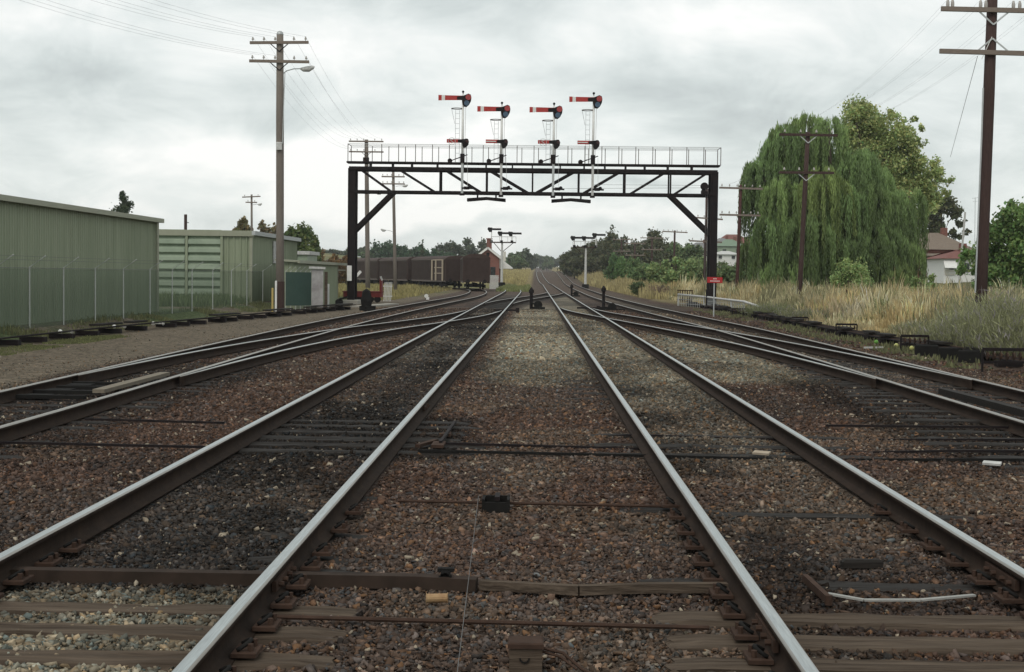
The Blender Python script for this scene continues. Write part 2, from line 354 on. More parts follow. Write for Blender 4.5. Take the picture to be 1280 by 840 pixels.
def rail(line, zo, parent, head, taper=False):
    t = np.gradient(line, axis=0); t /= np.linalg.norm(t, axis=1)[:, None]; nrm = np.stack([t[:, 1], -t[:, 0]], -1)
    gz = terrain(line[:, 0], line[:, 1]); m = len(line); k = len(PROF); P = np.array(PROF)
    V = np.zeros((m, k, 3)); V[:, :, 0] = line[:, None, 0]+nrm[:, None, 0]*P[None, :, 0]; V[:, :, 1] = line[:, None, 1]+nrm[:, None, 1]*P[None, :, 0]
    V[:, :, 2] = gz[:, None]+P[None, :, 1]+RAILZ+zo
    if taper:
        dd = np.minimum(line[:, 1]-line[0, 1], line[-1, 1]-line[:, 1]); k_ = .12+.88*np.clip(dd/4.0, 0, 1)
        V[:, :, 0] = line[:, None, 0]+nrm[:, None, 0]*P[None, :, 0]*k_[:, None]; V[:, :, 1] = line[:, None, 1]+nrm[:, None, 1]*P[None, :, 0]*k_[:, None]
    Fs = []; mi = []
    for i in range(m-1):
        for j in range(k):
            j2 = (j+1) % k; Fs.append((i*k+j, (i+1)*k+j, (i+1)*k+j2, i*k+j2)); mi.append(1 if j == 7 else (2 if j in (6, 8) else 0))
    for e in (0, m-1):
        b = e*k; q = [(0, 1, 14, 15), (1, 2, 13, 14), (2, 3, 12, 13), (3, 4, 11, 12), (4, 5, 10, 11), (5, 6, 9, 10), (6, 7, 8, 9)]
        for f in q: Fs.append(tuple(b+i for i in f)); mi.append(0)
    o = mesh_np('rail', V.reshape(-1, 3), np.array(Fs), [M_RAILSIDE, head, M_STEEL2], parent, midx=mi)
    return o
MAINR = {k: [offset(LINES[k], -.7525), offset(LINES[k], .7525)] for k in LINES}
def xat(l, y): return np.interp(y, l[:, 1], l[:, 0])
roots = {}
for k in ('L', 'R', 'F', 'S', 'XR', 'XL', 'X'):
    e = empty('railway_track', (0, 0, 0), 0, INFO[k][0], INFO[k][1], 'tracks of the yard throat'); roots[k] = e
    for r_ in MAINR[k]:
        line = r_
        if k in ('XR', 'XL', 'X'):       # the switch blade ends where it meets the stock rail it lies against
            keep = np.ones(len(line), bool)
            for q in (('R', 'F') if k == 'XR' else ('L', 'S') if k == 'XL' else ('L', 'R')):
                for s in MAINR[q]: keep &= np.abs(line[:, 0]-xat(s, line[:, 1])) > (.0 if False else .075) if False else True
            # cut only the two ends
            a = 0; b = len(line)-1
            def close(i): return any(abs(line[i, 0]-xat(s, line[i, 1])) < .085 for q in (('R', 'F') if k == 'XR' else ('L', 'S') if k == 'XL' else ('L', 'R')) for s in MAINR[q])
            while a < b and close(a): a += 1
            while b > a and close(b): b -= 1
            line = line[a:b+1]
        rail(line, TR[k][1], e, M_STEEL if k in ('L', 'R', 'XR', 'XL') else M_STEEL2, k in ('XR', 'XL', 'X'))
        ALLR.append(line)
# rail distance lookup
def rail_dist(x, y, w=None):
    d = np.full(x.shape, 9.)
    for l in ALLR:
        xx = np.interp(y, l[:, 1], l[:, 0], left=99, right=99); d = np.minimum(d, np.abs(x-xx))
    return d

# sleepers: individual timbers where the ballast leaves them bare
SLEEP = []      # x0,x1,y,width for keeping stones off
def sleeper(track, x0, x1, y, m, w=.23, z=.012, rz=0):
    L_ = x1-x0; b = MB(); ns = max(4, int(L_/.16)); rg = random.Random(int(x0*100)+int(y*1000)); prof = [(-.5, -.14), (-.5, -.03), (-.46, -.008), (-.2, 0), (.05, 0), (.3, 0), (.46, -.008), (.5, -.03), (.5, -.14)]; Vs = []; k = len(prof)
    off = [[rg.gauss(0, .006) for _ in prof] for _ in (0, 1)]
    for i in range(ns+1):
        f = i/ns; e_ = .035 if i in (0, ns) else 0; wob = rg.gauss(0, .004)
        for q, (a, h) in enumerate(prof):
            Vs.append((x0+L_*f+(rg.uniform(-e_, e_)), y+a*w+wob+off[0][q]+(f-.5)*L_*rz, z+h+rg.gauss(0, .0035)+off[1][q]*.5-(.012 if e_ and 1 < q < 7 else 0)))
    b._add(Vs, [(i*k+q, (i+1)*k+q, (i+1)*k+q+1, i*k+q+1) for i in range(ns) for q in range(k-1)]+[tuple(range(k)), tuple(ns*k+q for q in range(k-1, -1, -1))])
    o = b.build('sleeper', m, roots[track])
    SLEEP.append((x0, x1, y, w)); return o
j = lambda a: random.uniform(-a, a)
for y in (6.25, 6.72, 7.18): sleeper('L', -3.55, -.83+j(.05), y+j(.02), M_SLEEP, z=.02+j(.004))
sleeper('L', -1.6, -.86, 5.8, M_SLEEP, z=.022)
for y in (8.1, 8.52): sleeper('L', -1.7, -.95+j(.05), y, M_SLEEPD, z=.006)
for y in (9.3, 10.9): sleeper('L', -1.8, -1.02+j(.05), y, M_SLEEPD, z=-.004)
for y in (13.7, 14.15, 14.65, 15.3, 15.9, 16.5): sleeper('L', -3.05, -.62+j(.12), y+j(.04), M_SLEEPD, z=.018+j(.006), rz=j(.01))
for y in (5.85, 6.28, 6.70, 7.12): sleeper('R', .62+j(.06), 4.2, y+j(.02), M_SLEEP, z=.024+j(.004))
sleeper('R', .60, 1.15, 7.95, M_SLEEPD, z=.02)
sleeper('R', 1.5, 3.7, 8.0, M_SLEEPD, z=.008)
sleeper('R', .63, 1.4, 10.5, M_SLEEPD, z=.012); sleeper('R', 1.3, 3.2, 10.35, M_SLEEPD, z=.012)
for y in (13.8, 14.5, 15.4): sleeper('R', .5+j(.15), 3.3+j(.1), y, M_SLEEPD, z=.014+j(.004), rz=j(.012))
for y in (20.0, 20.9, 21.7, 22.5, 23.3): sleeper('R', .45+j(.08), 1.6, y, M_SLEEPD, z=.008)
y = 12.6
while y < 31: sleeper('F', 4.15+(y-13)*.05+j(.2), 7.5, y, M_SLEEPD, z=.02+j(.01), rz=j(.015)); y += .60
y = 12.9
while y < 27: sleeper('S', -7.5, -4.75+j(.12), y, M_SLEEPD, z=.006+j(.008), rz=j(.015)); y += .62
for k, a, b_ in (('XR', 34, 60), ('XL', 30, 60)):
    y = a
    while y < b_:
        x = xat(LINES[k], y); sleeper(k, x-1.3, x+1.3, y+j(.1), M_SLEEPD, z=-.008+j(.008)); y += .66*2
y = 74
while y < 132:
    x = xat(LINES['X'], y); sleeper('X', x-1.5, x+1.5, y, M_SLEEPD, z=.004); y += 1.5

# rail fastenings on the near sleepers
def clip(track, x, y, side, sz=1.0):
    b = MB().box((x+side*.105, y, .045), (.11, .17, .022), bev=.004)
    for q in (-.045, .045): b.disc((x+side*.13, y+q, .07), .014, .035, 'Z', 6)
    b.build('baseplate', M_RUST, roots[track])
    t = [(x+side*(.072+.05*math.sin(a)), y+.062*math.cos(a), .062+.03*abs(math.sin(a))) for a in np.linspace(0, math.pi, 9)]
    MB().tube(t, .010, 6).build('rail_clip', M_BLACK, roots[track], smooth=True)
for y in (5.8, 6.25, 6.72, 7.18, 7.62, 8.1, 8.52, 9.3, 10.0): clip('L', MAINR['L'][1][0, 0], y, 1); 
for y in (5.8, 6.25, 6.72, 7.18, 7.62, 8.1, 8.52): clip('L', MAINR['L'][0][0, 0], y, 1)
for y in (5.85, 6.28, 6.70, 7.12, 7.55, 7.95, 8.4, 8.9, 9.4, 10.0, 10.5): clip('R', MAINR['R'][0][0, 0], y, -1)
for y in (7.12, 7.55, 8.0, 8.5, 9.0, 9.6, 10.35): clip('R', MAINR['R'][1][0, 0], y, -1)
# fishplates
for k, i, y, s in (('L', 1, 7.6, 1), ('R', 0, 6.55, -1), ('R', 1, 7.9, -1), ('L', 1, 17.5, 1)):
    x = MAINR[k][i][0, 0]; b = MB().box((x+s*.026, y, .09), (.024, .52, .055))
    for q in (-.19, -.07, .07, .19): b.disc((x+s*.05, y+q, .09), .015, .03, 'X', 6)
    b.build('fishplate', M_RUST, roots[k])

# ------------------------------------------------------------------ point rods and loose iron in the ballast
def rod(pts, r, label, cat='point rod', name='point_rod', m=M_RUST, square=False, h=None):
    b = MB()
    if square:
        for a, c in zip(pts[:-1], pts[1:]): b.bar(a, c, r, h or r)
    else: b.tube(pts, r, 6)
    return solo(b, name, m, pts[0], label, cat)
CHAN = rod([(-3.1, 7.80, .035), (-.62, 7.78, .035), (-.3, 7.74, .03)], .085, 'dark grooved channel iron crossing under both left rails near the foot of the picture', 'channel iron', 'channel_iron', mat('oily channel', (.022, .017, .014), .8, scale=5, c2=(.060, .042, .033), spec=.06), True, .07)
rod([(-.28, 7.74, .03), (.25, 7.60, .04), (.62, 7.66, .045), (1.05, 7.70, .045)], .05, 'thin bent brown rod continuing the channel iron towards the right track', m=M_SLEEP, square=True)
rod([(-1.25, 6.90, .04), (-.2, 6.86, .04), (.85, 6.84, .035)], .012, 'thin rusty rod lying across the stones below the channel iron')
rod([(-1.1, 13.62, .03), (1.1, 13.55, .02), (2.6, 13.57, .0), (4.0, 13.6, .02), (6.9, 13.7, .035)], .026, 'nearest long black point rod across the tracks beyond the small box', m=M_BLACK, square=True)
rod([(-1.0, 14.25, .03), (1.1, 14.22, .005), (2.9, 14.2, -.01), (4.1, 14.2, .03), (6.9, 14.4, .03)], .024, 'middle black point rod of the three crossing the tracks', m=M_IRON, square=True)
rod([(-.6, 15.35, .012), (.4, 15.34, -.01), (1.1, 15.32, .02), (2.8, 15.3, -.01), (4.3, 15.3, .02), (6.0, 15.35, .03)], .022, 'farthest of the three point rods crossing the tracks', m=M_IRON, square=True)
rod([(-5.0, 15.9, .05), (-3.4, 15.7, .05)], .025, 'short rod in the stones between the two left tracks', m=M_IRON, square=True)
rod([(-5.8, 13.7, .05), (-3.1, 13.5, .05)], .025, 'longer rod crossing the red stones left of the left track', m=M_IRON, square=True)
rod([(-1.0, 10.55, .035), (1.1, 10.5, .03)], .012, 'thin rod beside the small black box between the tracks')
rod([(3.3, 16.3, .05), (5.6, 16.4, .05)], .025, 'short rod at the end of the dark timbers by the outer right track', m=M_IRON, square=True)
w0 = gnd(598, 620, .12); w1 = gnd(571, 845, .12); w2 = w0+(w0-w1)*.3
wv = solo(MB().tube([w1+(w1-w0)*.15, w1, (w1+w0)/2-Vector((0, 0, .012)), w0, w0+(w0-w1)*.02-Vector((0, 0, .1))], .0018, 5), 'signal_wire', M_WIRE, w0, 'thin slack pale wire running away between the two main tracks', 'wire')
# small box with lid between the tracks
p = gnd(620, 637); t = empty('cable_box', p, 0, 'small open black iron box sunk in the stones between the main tracks', 'cable box')
MB().box((p.x-.09, p.y, .03), (.02, .2, .12)).box((p.x+.09, p.y, .03), (.02, .2, .12)).box((p.x, p.y+.1, .03), (.2, .02, .12)).box((p.x, p.y-.1, .02), (.2, .02, .10)).build('box_wall', M_BLACK, t)
MB().box((p.x, p.y, -.005), (.17, .18, .02)).build('base', M_BLACK, t)
MB().box((p.x+.01, p.y, .095), (.035, .22, .03)).build('strap', M_IRON, t)
# block in the foreground
p = gnd(657, 838); t = empty('marker_block', (p.x, p.y, 0), 0, 'short square iron-capped block standing in the stones at the bottom centre', 'marker block')
MB().box((p.x, p.y+.02, .03), (.142, .12, .15), bev=.004).build('post', M_SLEEP, t)
MB().box((p.x, p.y+.02, .118), (.155, .135, .025), bev=.006).build('cap', M_RUST, t)
MB().tube([(p.x+.02*math.cos(a)-.005, p.y-.045, .065-.02*math.sin(a)) for a in np.linspace(0, math.pi, 7)], .004, 5).build('handle', M_BLACK, t)
MB().tube([(p.x+.07, p.y-.0, .10), (p.x+.16, p.y-.02, .085), (p.x+.24, p.y-.07, .03), (p.x+.30, p.y-.14, .02)], .007, 6).tube([(p.x+.07, p.y-.0, .085), (p.x+.15, p.y-.03, .07), (p.x+.22, p.y-.08, .03)], .006, 6).build('wire_tail', M_RUST, t)
# can
p = gnd(546, 759); b = MB().tube([(p.x-.055, p.y, .045), (p.x-.05, p.y, .045), (p.x+.05, p.y+.015, .045), (p.x+.055, p.y+.015, .045)], [.03, .024, .024, .031], 12)
solo(b, 'rusty_can', mat('pale rusty tin', (.42, .30, .16), .7, scale=14, c2=(.20, .09, .04)), (p.x, p.y, .02), 'small pale rust-stained can lying on the stones beside the channel iron', 'can')
p = gnd(557, 735); b = MB().tube([(p.x+.03*math.cos(a), p.y-.04, .06+.035*math.sin(a)) for a in np.linspace(0, 6.283, 12)[:-1]], .009, 6, True).box((p.x, p.y, .05), (.05, .06, .09)).box((p.x, p.y+.01, .10), (.09, .05, .02))
solo(b, 'rod_pulley', M_BLACK, (p.x, p.y, .0), 'small black ring pulley clamped on the channel iron above the can', 'pulley')
# crank and strip by the right track
a = gnd(1006, 722, .06); b_ = gnd(1036, 750, .05)
solo(MB().bar(a, b_, .03, .04).disc(b_, .02, .05, 'Z', 8), 'crank_bar', M_RUST, a, 'short dark rusty bar with a bolt end slanting beside the bent metal strip', 'iron bar')
pts = [gnd(1035, 742, .05), gnd(1080, 750, .04), gnd(1150, 750, .05), gnd(1218, 744, .05)]
b = MB()
for q, s in zip(pts[:-1], pts[1:]): b.bar(q, s, .028, .010)
solo(b, 'metal_strip', mat('dull strip', (.20, .20, .19), .7, c2=(.36, .36, .34)), pts[0], 'bent pale metal strip lying across a timber inside the right track', 'metal strip')
a = gnd(1056, 710); solo(MB().box((a.x+.1, a.y, .03), (.24, .06, .05), rz=.05, bev=.015), 'timber_fragment', M_SLEEPD, a, 'small charred lump of wood in the stones inside the right track', 'wood fragment')
a = gnd(1052, 588); c_ = gnd(952, 565)
for px, py, mm, lb in ((952, 568, M_PALEMET, 'small pale folded scrap on the dark timbers inside the right track'), (1240, 581, M_WHITED, 'flattened white scrap beside the dark timbers at the right edge')):
    q = gnd(px, py, .03); solo(MB().box((q.x, q.y, .045), (.16, .07, .02), rz=-.5, rx=.2), 'scrap_paper', mm, q, lb, 'scrap')
# planks by the turnouts
a = gnd(123, 489, .1); b_ = gnd(206, 467, .1)
solo(MB().bar(a, b_, .16, .05), 'plank', mat('silvered plank', (.14, .12, .09), .9, scale=6, c2=(.21, .18, .14)), a, 'long grey wooden plank lying beside the outer left track near the picture edge', 'plank')
a = gnd(1178, 489, .13); b_ = gnd(1300, 521, .13)
solo(MB().bar(a, b_, .12, .09), 'guard_timber', M_SLEEPD, a, 'long black guard timber beside the inner rail of the outer right track', 'guard timber')
# point plates and oily ironwork inside the left turnout
q = gnd(75, 495); t = empty('point_machine_plate', (q.x, q.y, 0), 0, 'black oily slide plates and stretcher bars inside the outer left track', 'point ironwork')
for i in range(4): MB().box((q.x+.15+j(.06), q.y-.8+i*.75, .06), (.9, .10, .05), rz=j(.05)).build('stretcher_bar', M_BLACK, t)
for i in range(3): MB().box((q.x-.1, q.y-.6+i*.9, .05), (.35, .28, .04), rz=j(.1)).build('plate', M_BLACK, t)
q = gnd(548, 562); t = empty('rod_crank', (q.x, q.y, 0), 0, 'rusty crank plates on the dark sleeper ends right of the left track', 'rod crank')
MB().box((q.x, q.y, .05), (.12, .34, .03)).build('plate', M_RUST, t); MB().box((q.x-.12, q.y+.1, .05), (.05, .5, .03), rz=-.3).build('arm', M_RUST, t)
MB().box((q.x+.02, q.y+.9, .05), (.10, .2, .03)).build('plate', M_RUST, t); MB().bar((q.x+.02, q.y, .07), (q.x+.05, q.y+2.0, .07), .03).build('link', M_IRON, t)

# ------------------------------------------------------------------ ballast stones
def stones():
    ico = []; ph = (1+5**.5)/2
    for a, b in ((-1, ph), (1, ph), (-1, -ph), (1, -ph)): ico.append((a, b, 0))
    for a, b in ((-1, ph), (1, ph), (-1, -ph), (1, -ph)): ico.append((0, a, b))
    for a, b in ((ph, -1), (ph, 1), (-ph, -1), (-ph, 1)): ico.append((a, 0, b))
    ico = np.array(ico)/math.hypot(1, ph)
    IF = np.array([(0,11,5),(0,5,1),(0,1,7),(0,7,10),(0,10,11),(1,5,9),(5,11,4),(11,10,2),(10,7,6),(7,1,8),(3,9,4),(3,4,2),(3,2,6),(3,6,8),(3,8,9),(4,9,5),(2,4,11),(6,2,10),(8,6,7),(9,8,1)])
    cube = np.array([(x, y, z) for z in (-.6, .6) for y in (-.7, .7) for x in (-.7, .7)], float)
    CF = np.array([(0,1,3),(0,3,2),(4,6,7),(4,7,5),(0,4,5),(0,5,1),(1,5,7),(1,7,3),(3,7,6),(3,6,2),(2,6,4),(2,4,0)])
    def batch(n, y0, y1, smin, smax, base, faces, jit, wid=.40, pad=.8):
        y = np.sqrt(RNG.uniform(y0*y0, y1*y1, n)); x = RNG.uniform(-1, 1, n)*(wid*y+pad)
        keep = (x > -11.5+RNG.normal(0, .4, n)) & (x < 8.8+RNG.normal(0, .4, n))
        keep &= (rail_dist(x, y) > .085)
        pth = sst(-7.4, -8.2, x); keep &= RNG.random(n) > pth*.92
        for (a, b, sy, w) in SLEEP:
            on = (x > a) & (x < b) & (np.abs(y-sy) < w/2-.005); keep &= ~(on & (RNG.random(n) < .45+.53*(fbm(x*2.2, y*4, 17) > .45)))
        x = x[keep]; y = y[keep]; n = len(x)
        s = smin*(smax/smin)**RNG.random(n)**1.3
        s *= np.where(rail_dist(x, y) < .16, .6, 1.)*np.where(x < -7.7, .55, 1.)
        T = base[None]*(1+RNG.uniform(-jit, jit, (n, len(base), 3)))
        sc3 = RNG.uniform(.55, 1.45, (n, 3))*np.array([1.15, 1.0, .58]); T = T*sc3[:, None]*(s/2)[:, None, None]
        # random rotation
        q = RNG.normal(size=(n, 4)); q[:, 1:3] *= .33; q /= np.linalg.norm(q, axis=1)[:, None]; w, a, b, c = q.T
        Rm = np.stack([1-2*(b*b+c*c), 2*(a*b-c*w), 2*(a*c+b*w), 2*(a*b+c*w), 1-2*(a*a+c*c), 2*(b*c-a*w), 2*(a*c-b*w), 2*(b*c+a*w), 1-2*(a*a+b*b)], -1).reshape(n, 3, 3)
        T = np.einsum('nij,nkj->nki', Rm, T)
        z = terrain(x, y)-.014+RNG.uniform(0, .020, n)+.035*(fbm(x*1.5, y*1.5, 77)-.5)
        T[:, :, 0] += x[:, None]; T[:, :, 1] += y[:, None]; T[:, :, 2] += z[:, None]
        c = zone(x, y)*np.array([1, 1, 1])
        v = RNG.lognormal(-.04, .36, n); hue = RNG.normal(0, 1, n)
        c = c*v[:, None]*(1+hue[:, None]*np.array([.13, .02, -.08]))
        m = RNG.random(n); pale = m < .022; c[pale] = np.array([.30, .255, .195])*RNG.uniform(.7, 1.15, (pale.sum(), 1))
        rust = (m > .98) & (x > -1.3); c[rust] = np.array([.20, .115, .065])*RNG.uniform(.6, 1.1, (rust.sum(), 1))
        c = np.clip(c, .012, .5)
        k = len(base); Fs = faces[None]+(np.arange(n)*k)[:, None, None]
        return T.reshape(-1, 3), Fs.reshape(-1, 3), np.repeat(c, k, 0)
    parts = [batch(98000, 4.6, 9.2, .013, .044, cube, CF, .50), batch(100000, 9.0, 16, .017, .050, cube, CF, .46), batch(110000, 16, 28, .026, .062, cube, CF, .40), batch(110000, 28, 72, .038, .085, cube, CF, .35, .40, 1)]
    V = []; Fq = []; C = []; o = 0
    for v, f, c in parts: V.append(v); Fq.append(f+o); C.append(c); o += len(v)
    ob = mesh_np('ballast_stones', np.concatenate(V), np.concatenate(Fq), M_STONE, colors=np.concatenate(C)); tag(ob, kind='stuff', label='broken ballast stones covering the ground between the rails', cat='ballast')
stones()

# ------------------------------------------------------------------ signal gantry
GYF, GYB = 79.5, 80.7
def gx(px, py=240, Y=GYF): return at(px, py, Y).x
def gz_(px, py, Y=GYF): return at(px, py, Y).z
XL_, XR_ = gx(439, 300), gx(892, 300)
Zd, Zu, Zl = gz_(665, 204.6), gz_(665, 212.6), gz_(665, 241.5)
gt = empty('signal_gantry', ((XL_+XR_)/2, 80, 0), 0, 'tall black lattice steel signal gantry bridging all the tracks', 'signal gantry')
for X in (XL_, XR_):
    b = MB()
    for yy in (GYF, GYB):
        for dx in (-.17, .17): b.box((X+dx, yy, Zu/2), (.05, .12, Zu))
        b.box((X, yy, Zu/2), (.34, .03, Zu))
    for i in range(9): b.bar((X, GYF, .6+i*.8), (X, GYB, 1.2+i*.8), .06, .05)
    b.build('post', M_IRON, gt)
    MB().box((X, 80.1, .1), (.8, 1.9, .25), bev=.04).build('footing', M_CONC, gt)
for yy in (GYF, GYB):
    MB().box(((XL_+XR_)/2, yy, Zu), (XR_-XL_+.3, .14, .20)).build('upper_chord', M_IRON, gt)
    MB().box(((XL_+XR_)/2, yy, Zl), (XR_-XL_, .14, .14)).build('lower_chord', M_IRON, gt)
VX = [550, 608, 665.5, 723.5, 781, 838]
DG = [(448, 212, 489, 238), (497, 212, 544, 239), (555, 212, 602, 240), (611, 213, 661, 240), (669, 240.5, 719, 215), (728, 241, 776, 216), (787, 241, 833, 217), (842, 242.5, 886, 217.5)]
for yy in (GYF, GYB):
    for px in VX: MB().bar((gx(px), yy, Zl), (gx(px), yy, Zu), .09, .06).build('upright', M_IRON, gt)
    for a, b, c, d in DG: MB().bar((gx(a), yy+.01, Zu if b < 225 else Zl), (gx(c), yy+.01, Zu if d < 225 else Zl), .06, .12).build('diagonal', M_IRON, gt)
    MB().bar((XL_, yy, gz_(440, 291)), (gx(491), yy, Zl), .10, .2).build('knee_brace', M_IRON, gt)
    MB().bar((XR_, yy, gz_(890, 296)), (gx(838), yy, Zl), .10, .2).build('knee_brace', M_IRON, gt)
b = MB()
for px in np.linspace(448, 886, 20): b.bar((gx(px), GYF, Zl), (gx(px), GYB, Zl), .07)
b.build('cross_ties', M_IRON, gt)
MB().box(((XL_+XR_)/2, 80.0, Zd), (XR_-XL_+.6, .9, .09)).build('deck', M_IRON, gt)
b = MB()
for px in (462, 490, 514, 546, 578, 607, 640, 665, 700, 730, 756, 782, 806, 835, 865): b.box((gx(px), 79.9, (Zd+Zu)/2), (.07, .8, Zd-Zu-.09))
b.build('deck_bearers', M_IRON, gt)
HR = .98
for yy, shift in ((79.4, 0), (80.8, 0.25)):
    n = 23
    for i in range(n):
        x = XL_-.2+(XR_-XL_+.5)*i/(n-1)+(shift if 0 < i < n-1 else 0); MB().box((x, yy, Zd+HR/2), (.035, .035, HR)).build('railing_post', M_RUST, gt)
    MB().tube([(XL_-.2, yy, Zd+HR), (XR_+.3, yy, Zd+HR)], .016, 6).build('handrail', M_GALV, gt)
    MB().tube([(XL_-.2, yy, Zd+HR*.93), (XR_+.3, yy, Zd+HR*.93)], .008, 6).build('guard_wire', M_WIRE, gt)
MB().tube([(XL_-.2, 79.4, Zd+HR), (XL_-.2, 80.8, Zd+HR)], .016).build('handrail', M_RUST, gt)
MB().tube([(XR_+.3, 79.4, Zd+HR), (XR_+.3, 80.8, Zd+HR)], .016).build('handrail', M_RUST, gt)
for a, b_ in ((584, 632), (689.5, 738.5)):
    x0, x1 = gx(a), gx(b_); xm = (x0+x1)/2; zb = gz_(xm*22.6+669, 249.5 if a < 600 else 251); b = MB()
    b.prism([(x0, 0, zb-.1), (xm, 0, zb+.0), (x1, 0, zb-.1), (x1, 0, zb+.06), (xm, 0, zb+.14), (x0, 0, zb+.06)], (0, 79.3, 0), (0, 80.1, 0)); b.build('hanging_board', M_IRON, gt)
    for q in (.27, .75): MB().box((x0+(x1-x0)*q, 79.6, (Zl+zb)/2), (.09, .09, Zl-zb)).build('hanger', M_IRON, gt)
b = MB().tube([(gx(741), 79.35, gz_(741, 231)), (gx(878), 79.35, gz_(878, 232))], .008).tube([(gx(692), 79.35, gz_(692, 236)), (gx(878), 79.35, gz_(878, 235))], .008); b.build('operating_wire', M_WIRE, gt)
xw = gx(880); zw = gz_(880, 236)
MB().disc((xw, 79.35, zw+.12), .22, .1, 'Y', 14).disc((xw-.03, 79.35, zw-.18), .16, .1, 'Y', 14).box((xw, 79.35, zw-.25), (.35, .2, .2)).build('pulley_wheel', M_IRON, gt)
MB().tube([(gx(884), 79.3, zw), (gx(885), 79.3, .3)], .012).tube([(gx(881.5), 79.3, zw), (gx(882.5), 79.3, .3)], .012).build('operating_wire', M_WIRE, gt)
MB().box((XR_-.25, 79.2, .6), (.3, .3, .9)).build('wheel_box', M_IRON, gt)
z0, z1 = gz_(437, 351), gz_(437, 332)
MB().box((gx(437, 340), 79.38, (z0+z1)/2), (.26, .03, z1-z0)).build('notice_plate', M_WHITE, gt)

def semaphore(px, ya, yb, lower, label):
    Y = 79.15; X = gx(px, 180, Y); z1 = gz_(px, ya, Y); z2 = gz_(px, 176.5+(px-578)*.012, Y); zb = gz_(px, yb, Y); top = z1+.22
    t = empty('semaphore_signal', (X, Y, zb), 0, label, 'semaphore signal', 'semaphore signals on the gantry')
    MB().tube([(X, Y, Zd-.1), (X, Y, top)], [.075, .06], 10).build('mast', M_WHITE, t, smooth=True)
    MB().box((X, Y, (zb+Zd)/2), (.13, .12, Zd-zb)).build('mast_foot', M_WHITED if lower == 1 else M_GALV, t)
    MB().box((X, Y, zb), (.26, .16, .12)).build('clamp', M_IRON, t)
    MB().ball((X, Y, top+.13), .07).tube([(X, Y, top), (X, Y, top+.08)], .03).build('finial', M_BLACK, t, smooth=True)
    yA = Y-.13
    # main arm, red with a white band
    a = MB()
    def seg(x0, x1, h0, h1, z, m, nm, par, yy=yA):
        return MB().prism([(x0, 0, z-h0/2), (x1, 0, z-h1/2), (x1, 0, z+h1/2), (x0, 0, z+h0/2)], (0, yy-.012, 0), (0, yy+.012, 0)).build(nm, m, par)
    arm = seg(X-.98, X+.05, .27, .24, z1, M_RED, 'arm', t)
    seg(X-1.34, X-1.16, .30, .29, z1, M_RED, 'arm_tip', t); seg(X-1.16, X-.98, .29, .27, z1, M_WHITE, 'white_band', t)
    seg(X-.32, X+.08, .17, .26, z1-.01, M_IRON, 'arm_casting', t, yA-.03)
    sp = MB()
    sp.prism([(X+.02, 0, z1+.12), (X+.16, 0, z1+.18), (X+.3, 0, z1+.24), (X+.43, 0, z1+.18), (X+.47, 0, z1+.02), (X+.44, 0, z1-.18), (X+.34, 0, z1-.38), (X+.2, 0, z1-.5), (X+.06, 0, z1-.48), (X-.02, 0, z1-.34), (X-.06, 0, z1-.1)], (0, yA-.02, 0), (0, yA+.012, 0))
    s_ = sp.build('spectacle', M_IRON, t)
    MB().disc((X+.30, yA-.03, z1+.04), .155, .03, 'Y', 16).build('red_lens', M_GLASSR, t)
    MB().disc((X+.21, yA-.03, z1-.28), .145, .03, 'Y', 16).build('blue_lens', M_GLASSB, t)
    MB().box((X+.16, Y+.1, z1-.16), (.16, .16, .3)).build('lamp', M_BLACK, t)
    # lower arm
    seg(X-.86, X+.05, .20, .19, z2, M_RED, 'calling_arm', t)
    if lower == 1: seg(X-.84, X-.3, .045, .045, z2, M_WHITE, 'white_stripe', t, yA-.025)
    else:
        cx = X-.58; b = MB().tube([(cx+.19*math.cos(q), yA-.04, z2-.02+.19*math.sin(q)) for q in np.linspace(0, 2*math.pi, 19)[:-1]], .014, 5, True)
        b.build('ring', M_WHITED, t)
        S = [(.07, .09), (.03, .12), (-.04, .12), (-.08, .08), (-.06, .03), (.04, -.02), (.08, -.07), (.04, -.12), (-.03, -.12), (-.08, -.09)]
        MB().tube([(cx+u*.9, yA-.045, z2-.02+v*.9) for u, v in S], .015, 5).build('letter', M_WHITE, t)
    seg(X-.25, X+.08, .15, .24, z2-.01, M_IRON, 'arm_casting', t, yA-.03)
    MB().prism([(X+.02, 0, z2+.08), (X+.2, 0, z2+.14), (X+.3, 0, z2+.12), (X+.36, 0, z2-.02), (X+.33, 0, z2-.2), (X+.2, 0, z2-.36), (X+.08, 0, z2-.38), (X, 0, z2-.25)], (0, yA-.02, 0), (0, yA+.02, 0)).build('spectacle', M_IRON, t)
    MB().disc((X+.26, yA-.03, z2), .09, .03, 'Y', 12).build('red_lens', mat('dark lens', (.04, .012, .012), .3), t)
    # ladder behind and hoop
    lx = X-.30; zt = z1-.62; b = MB()
    for dx in (-.11, .11): b.tube([(lx+dx, Y+.25, Zd), (lx+dx, Y+.22, zt)], .011, 5)
    k = Zd+.25
    while k < zt: b.tube([(lx-.11, Y+.24, k), (lx+.11, Y+.24, k)], .009, 5); k += .27
    b.build('ladder', M_GALV, t)
    hc = (X-.32, Y+.1); MB().tube([(hc[0]+.31*math.cos(q), hc[1]+.31*math.sin(q), zt+.06) for q in np.linspace(0, 2*math.pi, 17)[:-1]], .022, 6, True).build('hoop', M_RUST, t)
    MB().tube([(hc[0]-.3, hc[1], zt+.05), (lx-.15, Y+.22, zt-.75)], .01, 5).build('hoop_stay', M_GALV, t)
    # balance lever and weight at deck level, crank below
    MB().bar((X-.75, Y-.05, Zd+.04), (X+.28, Y-.05, Zd+.42), .035, .05).build('balance_lever', M_IRON, t)
    MB().disc((X-.68, Y-.08, Zd+.08), .13, .12, 'Y', 12).build('balance_weight', M_IRON, t)
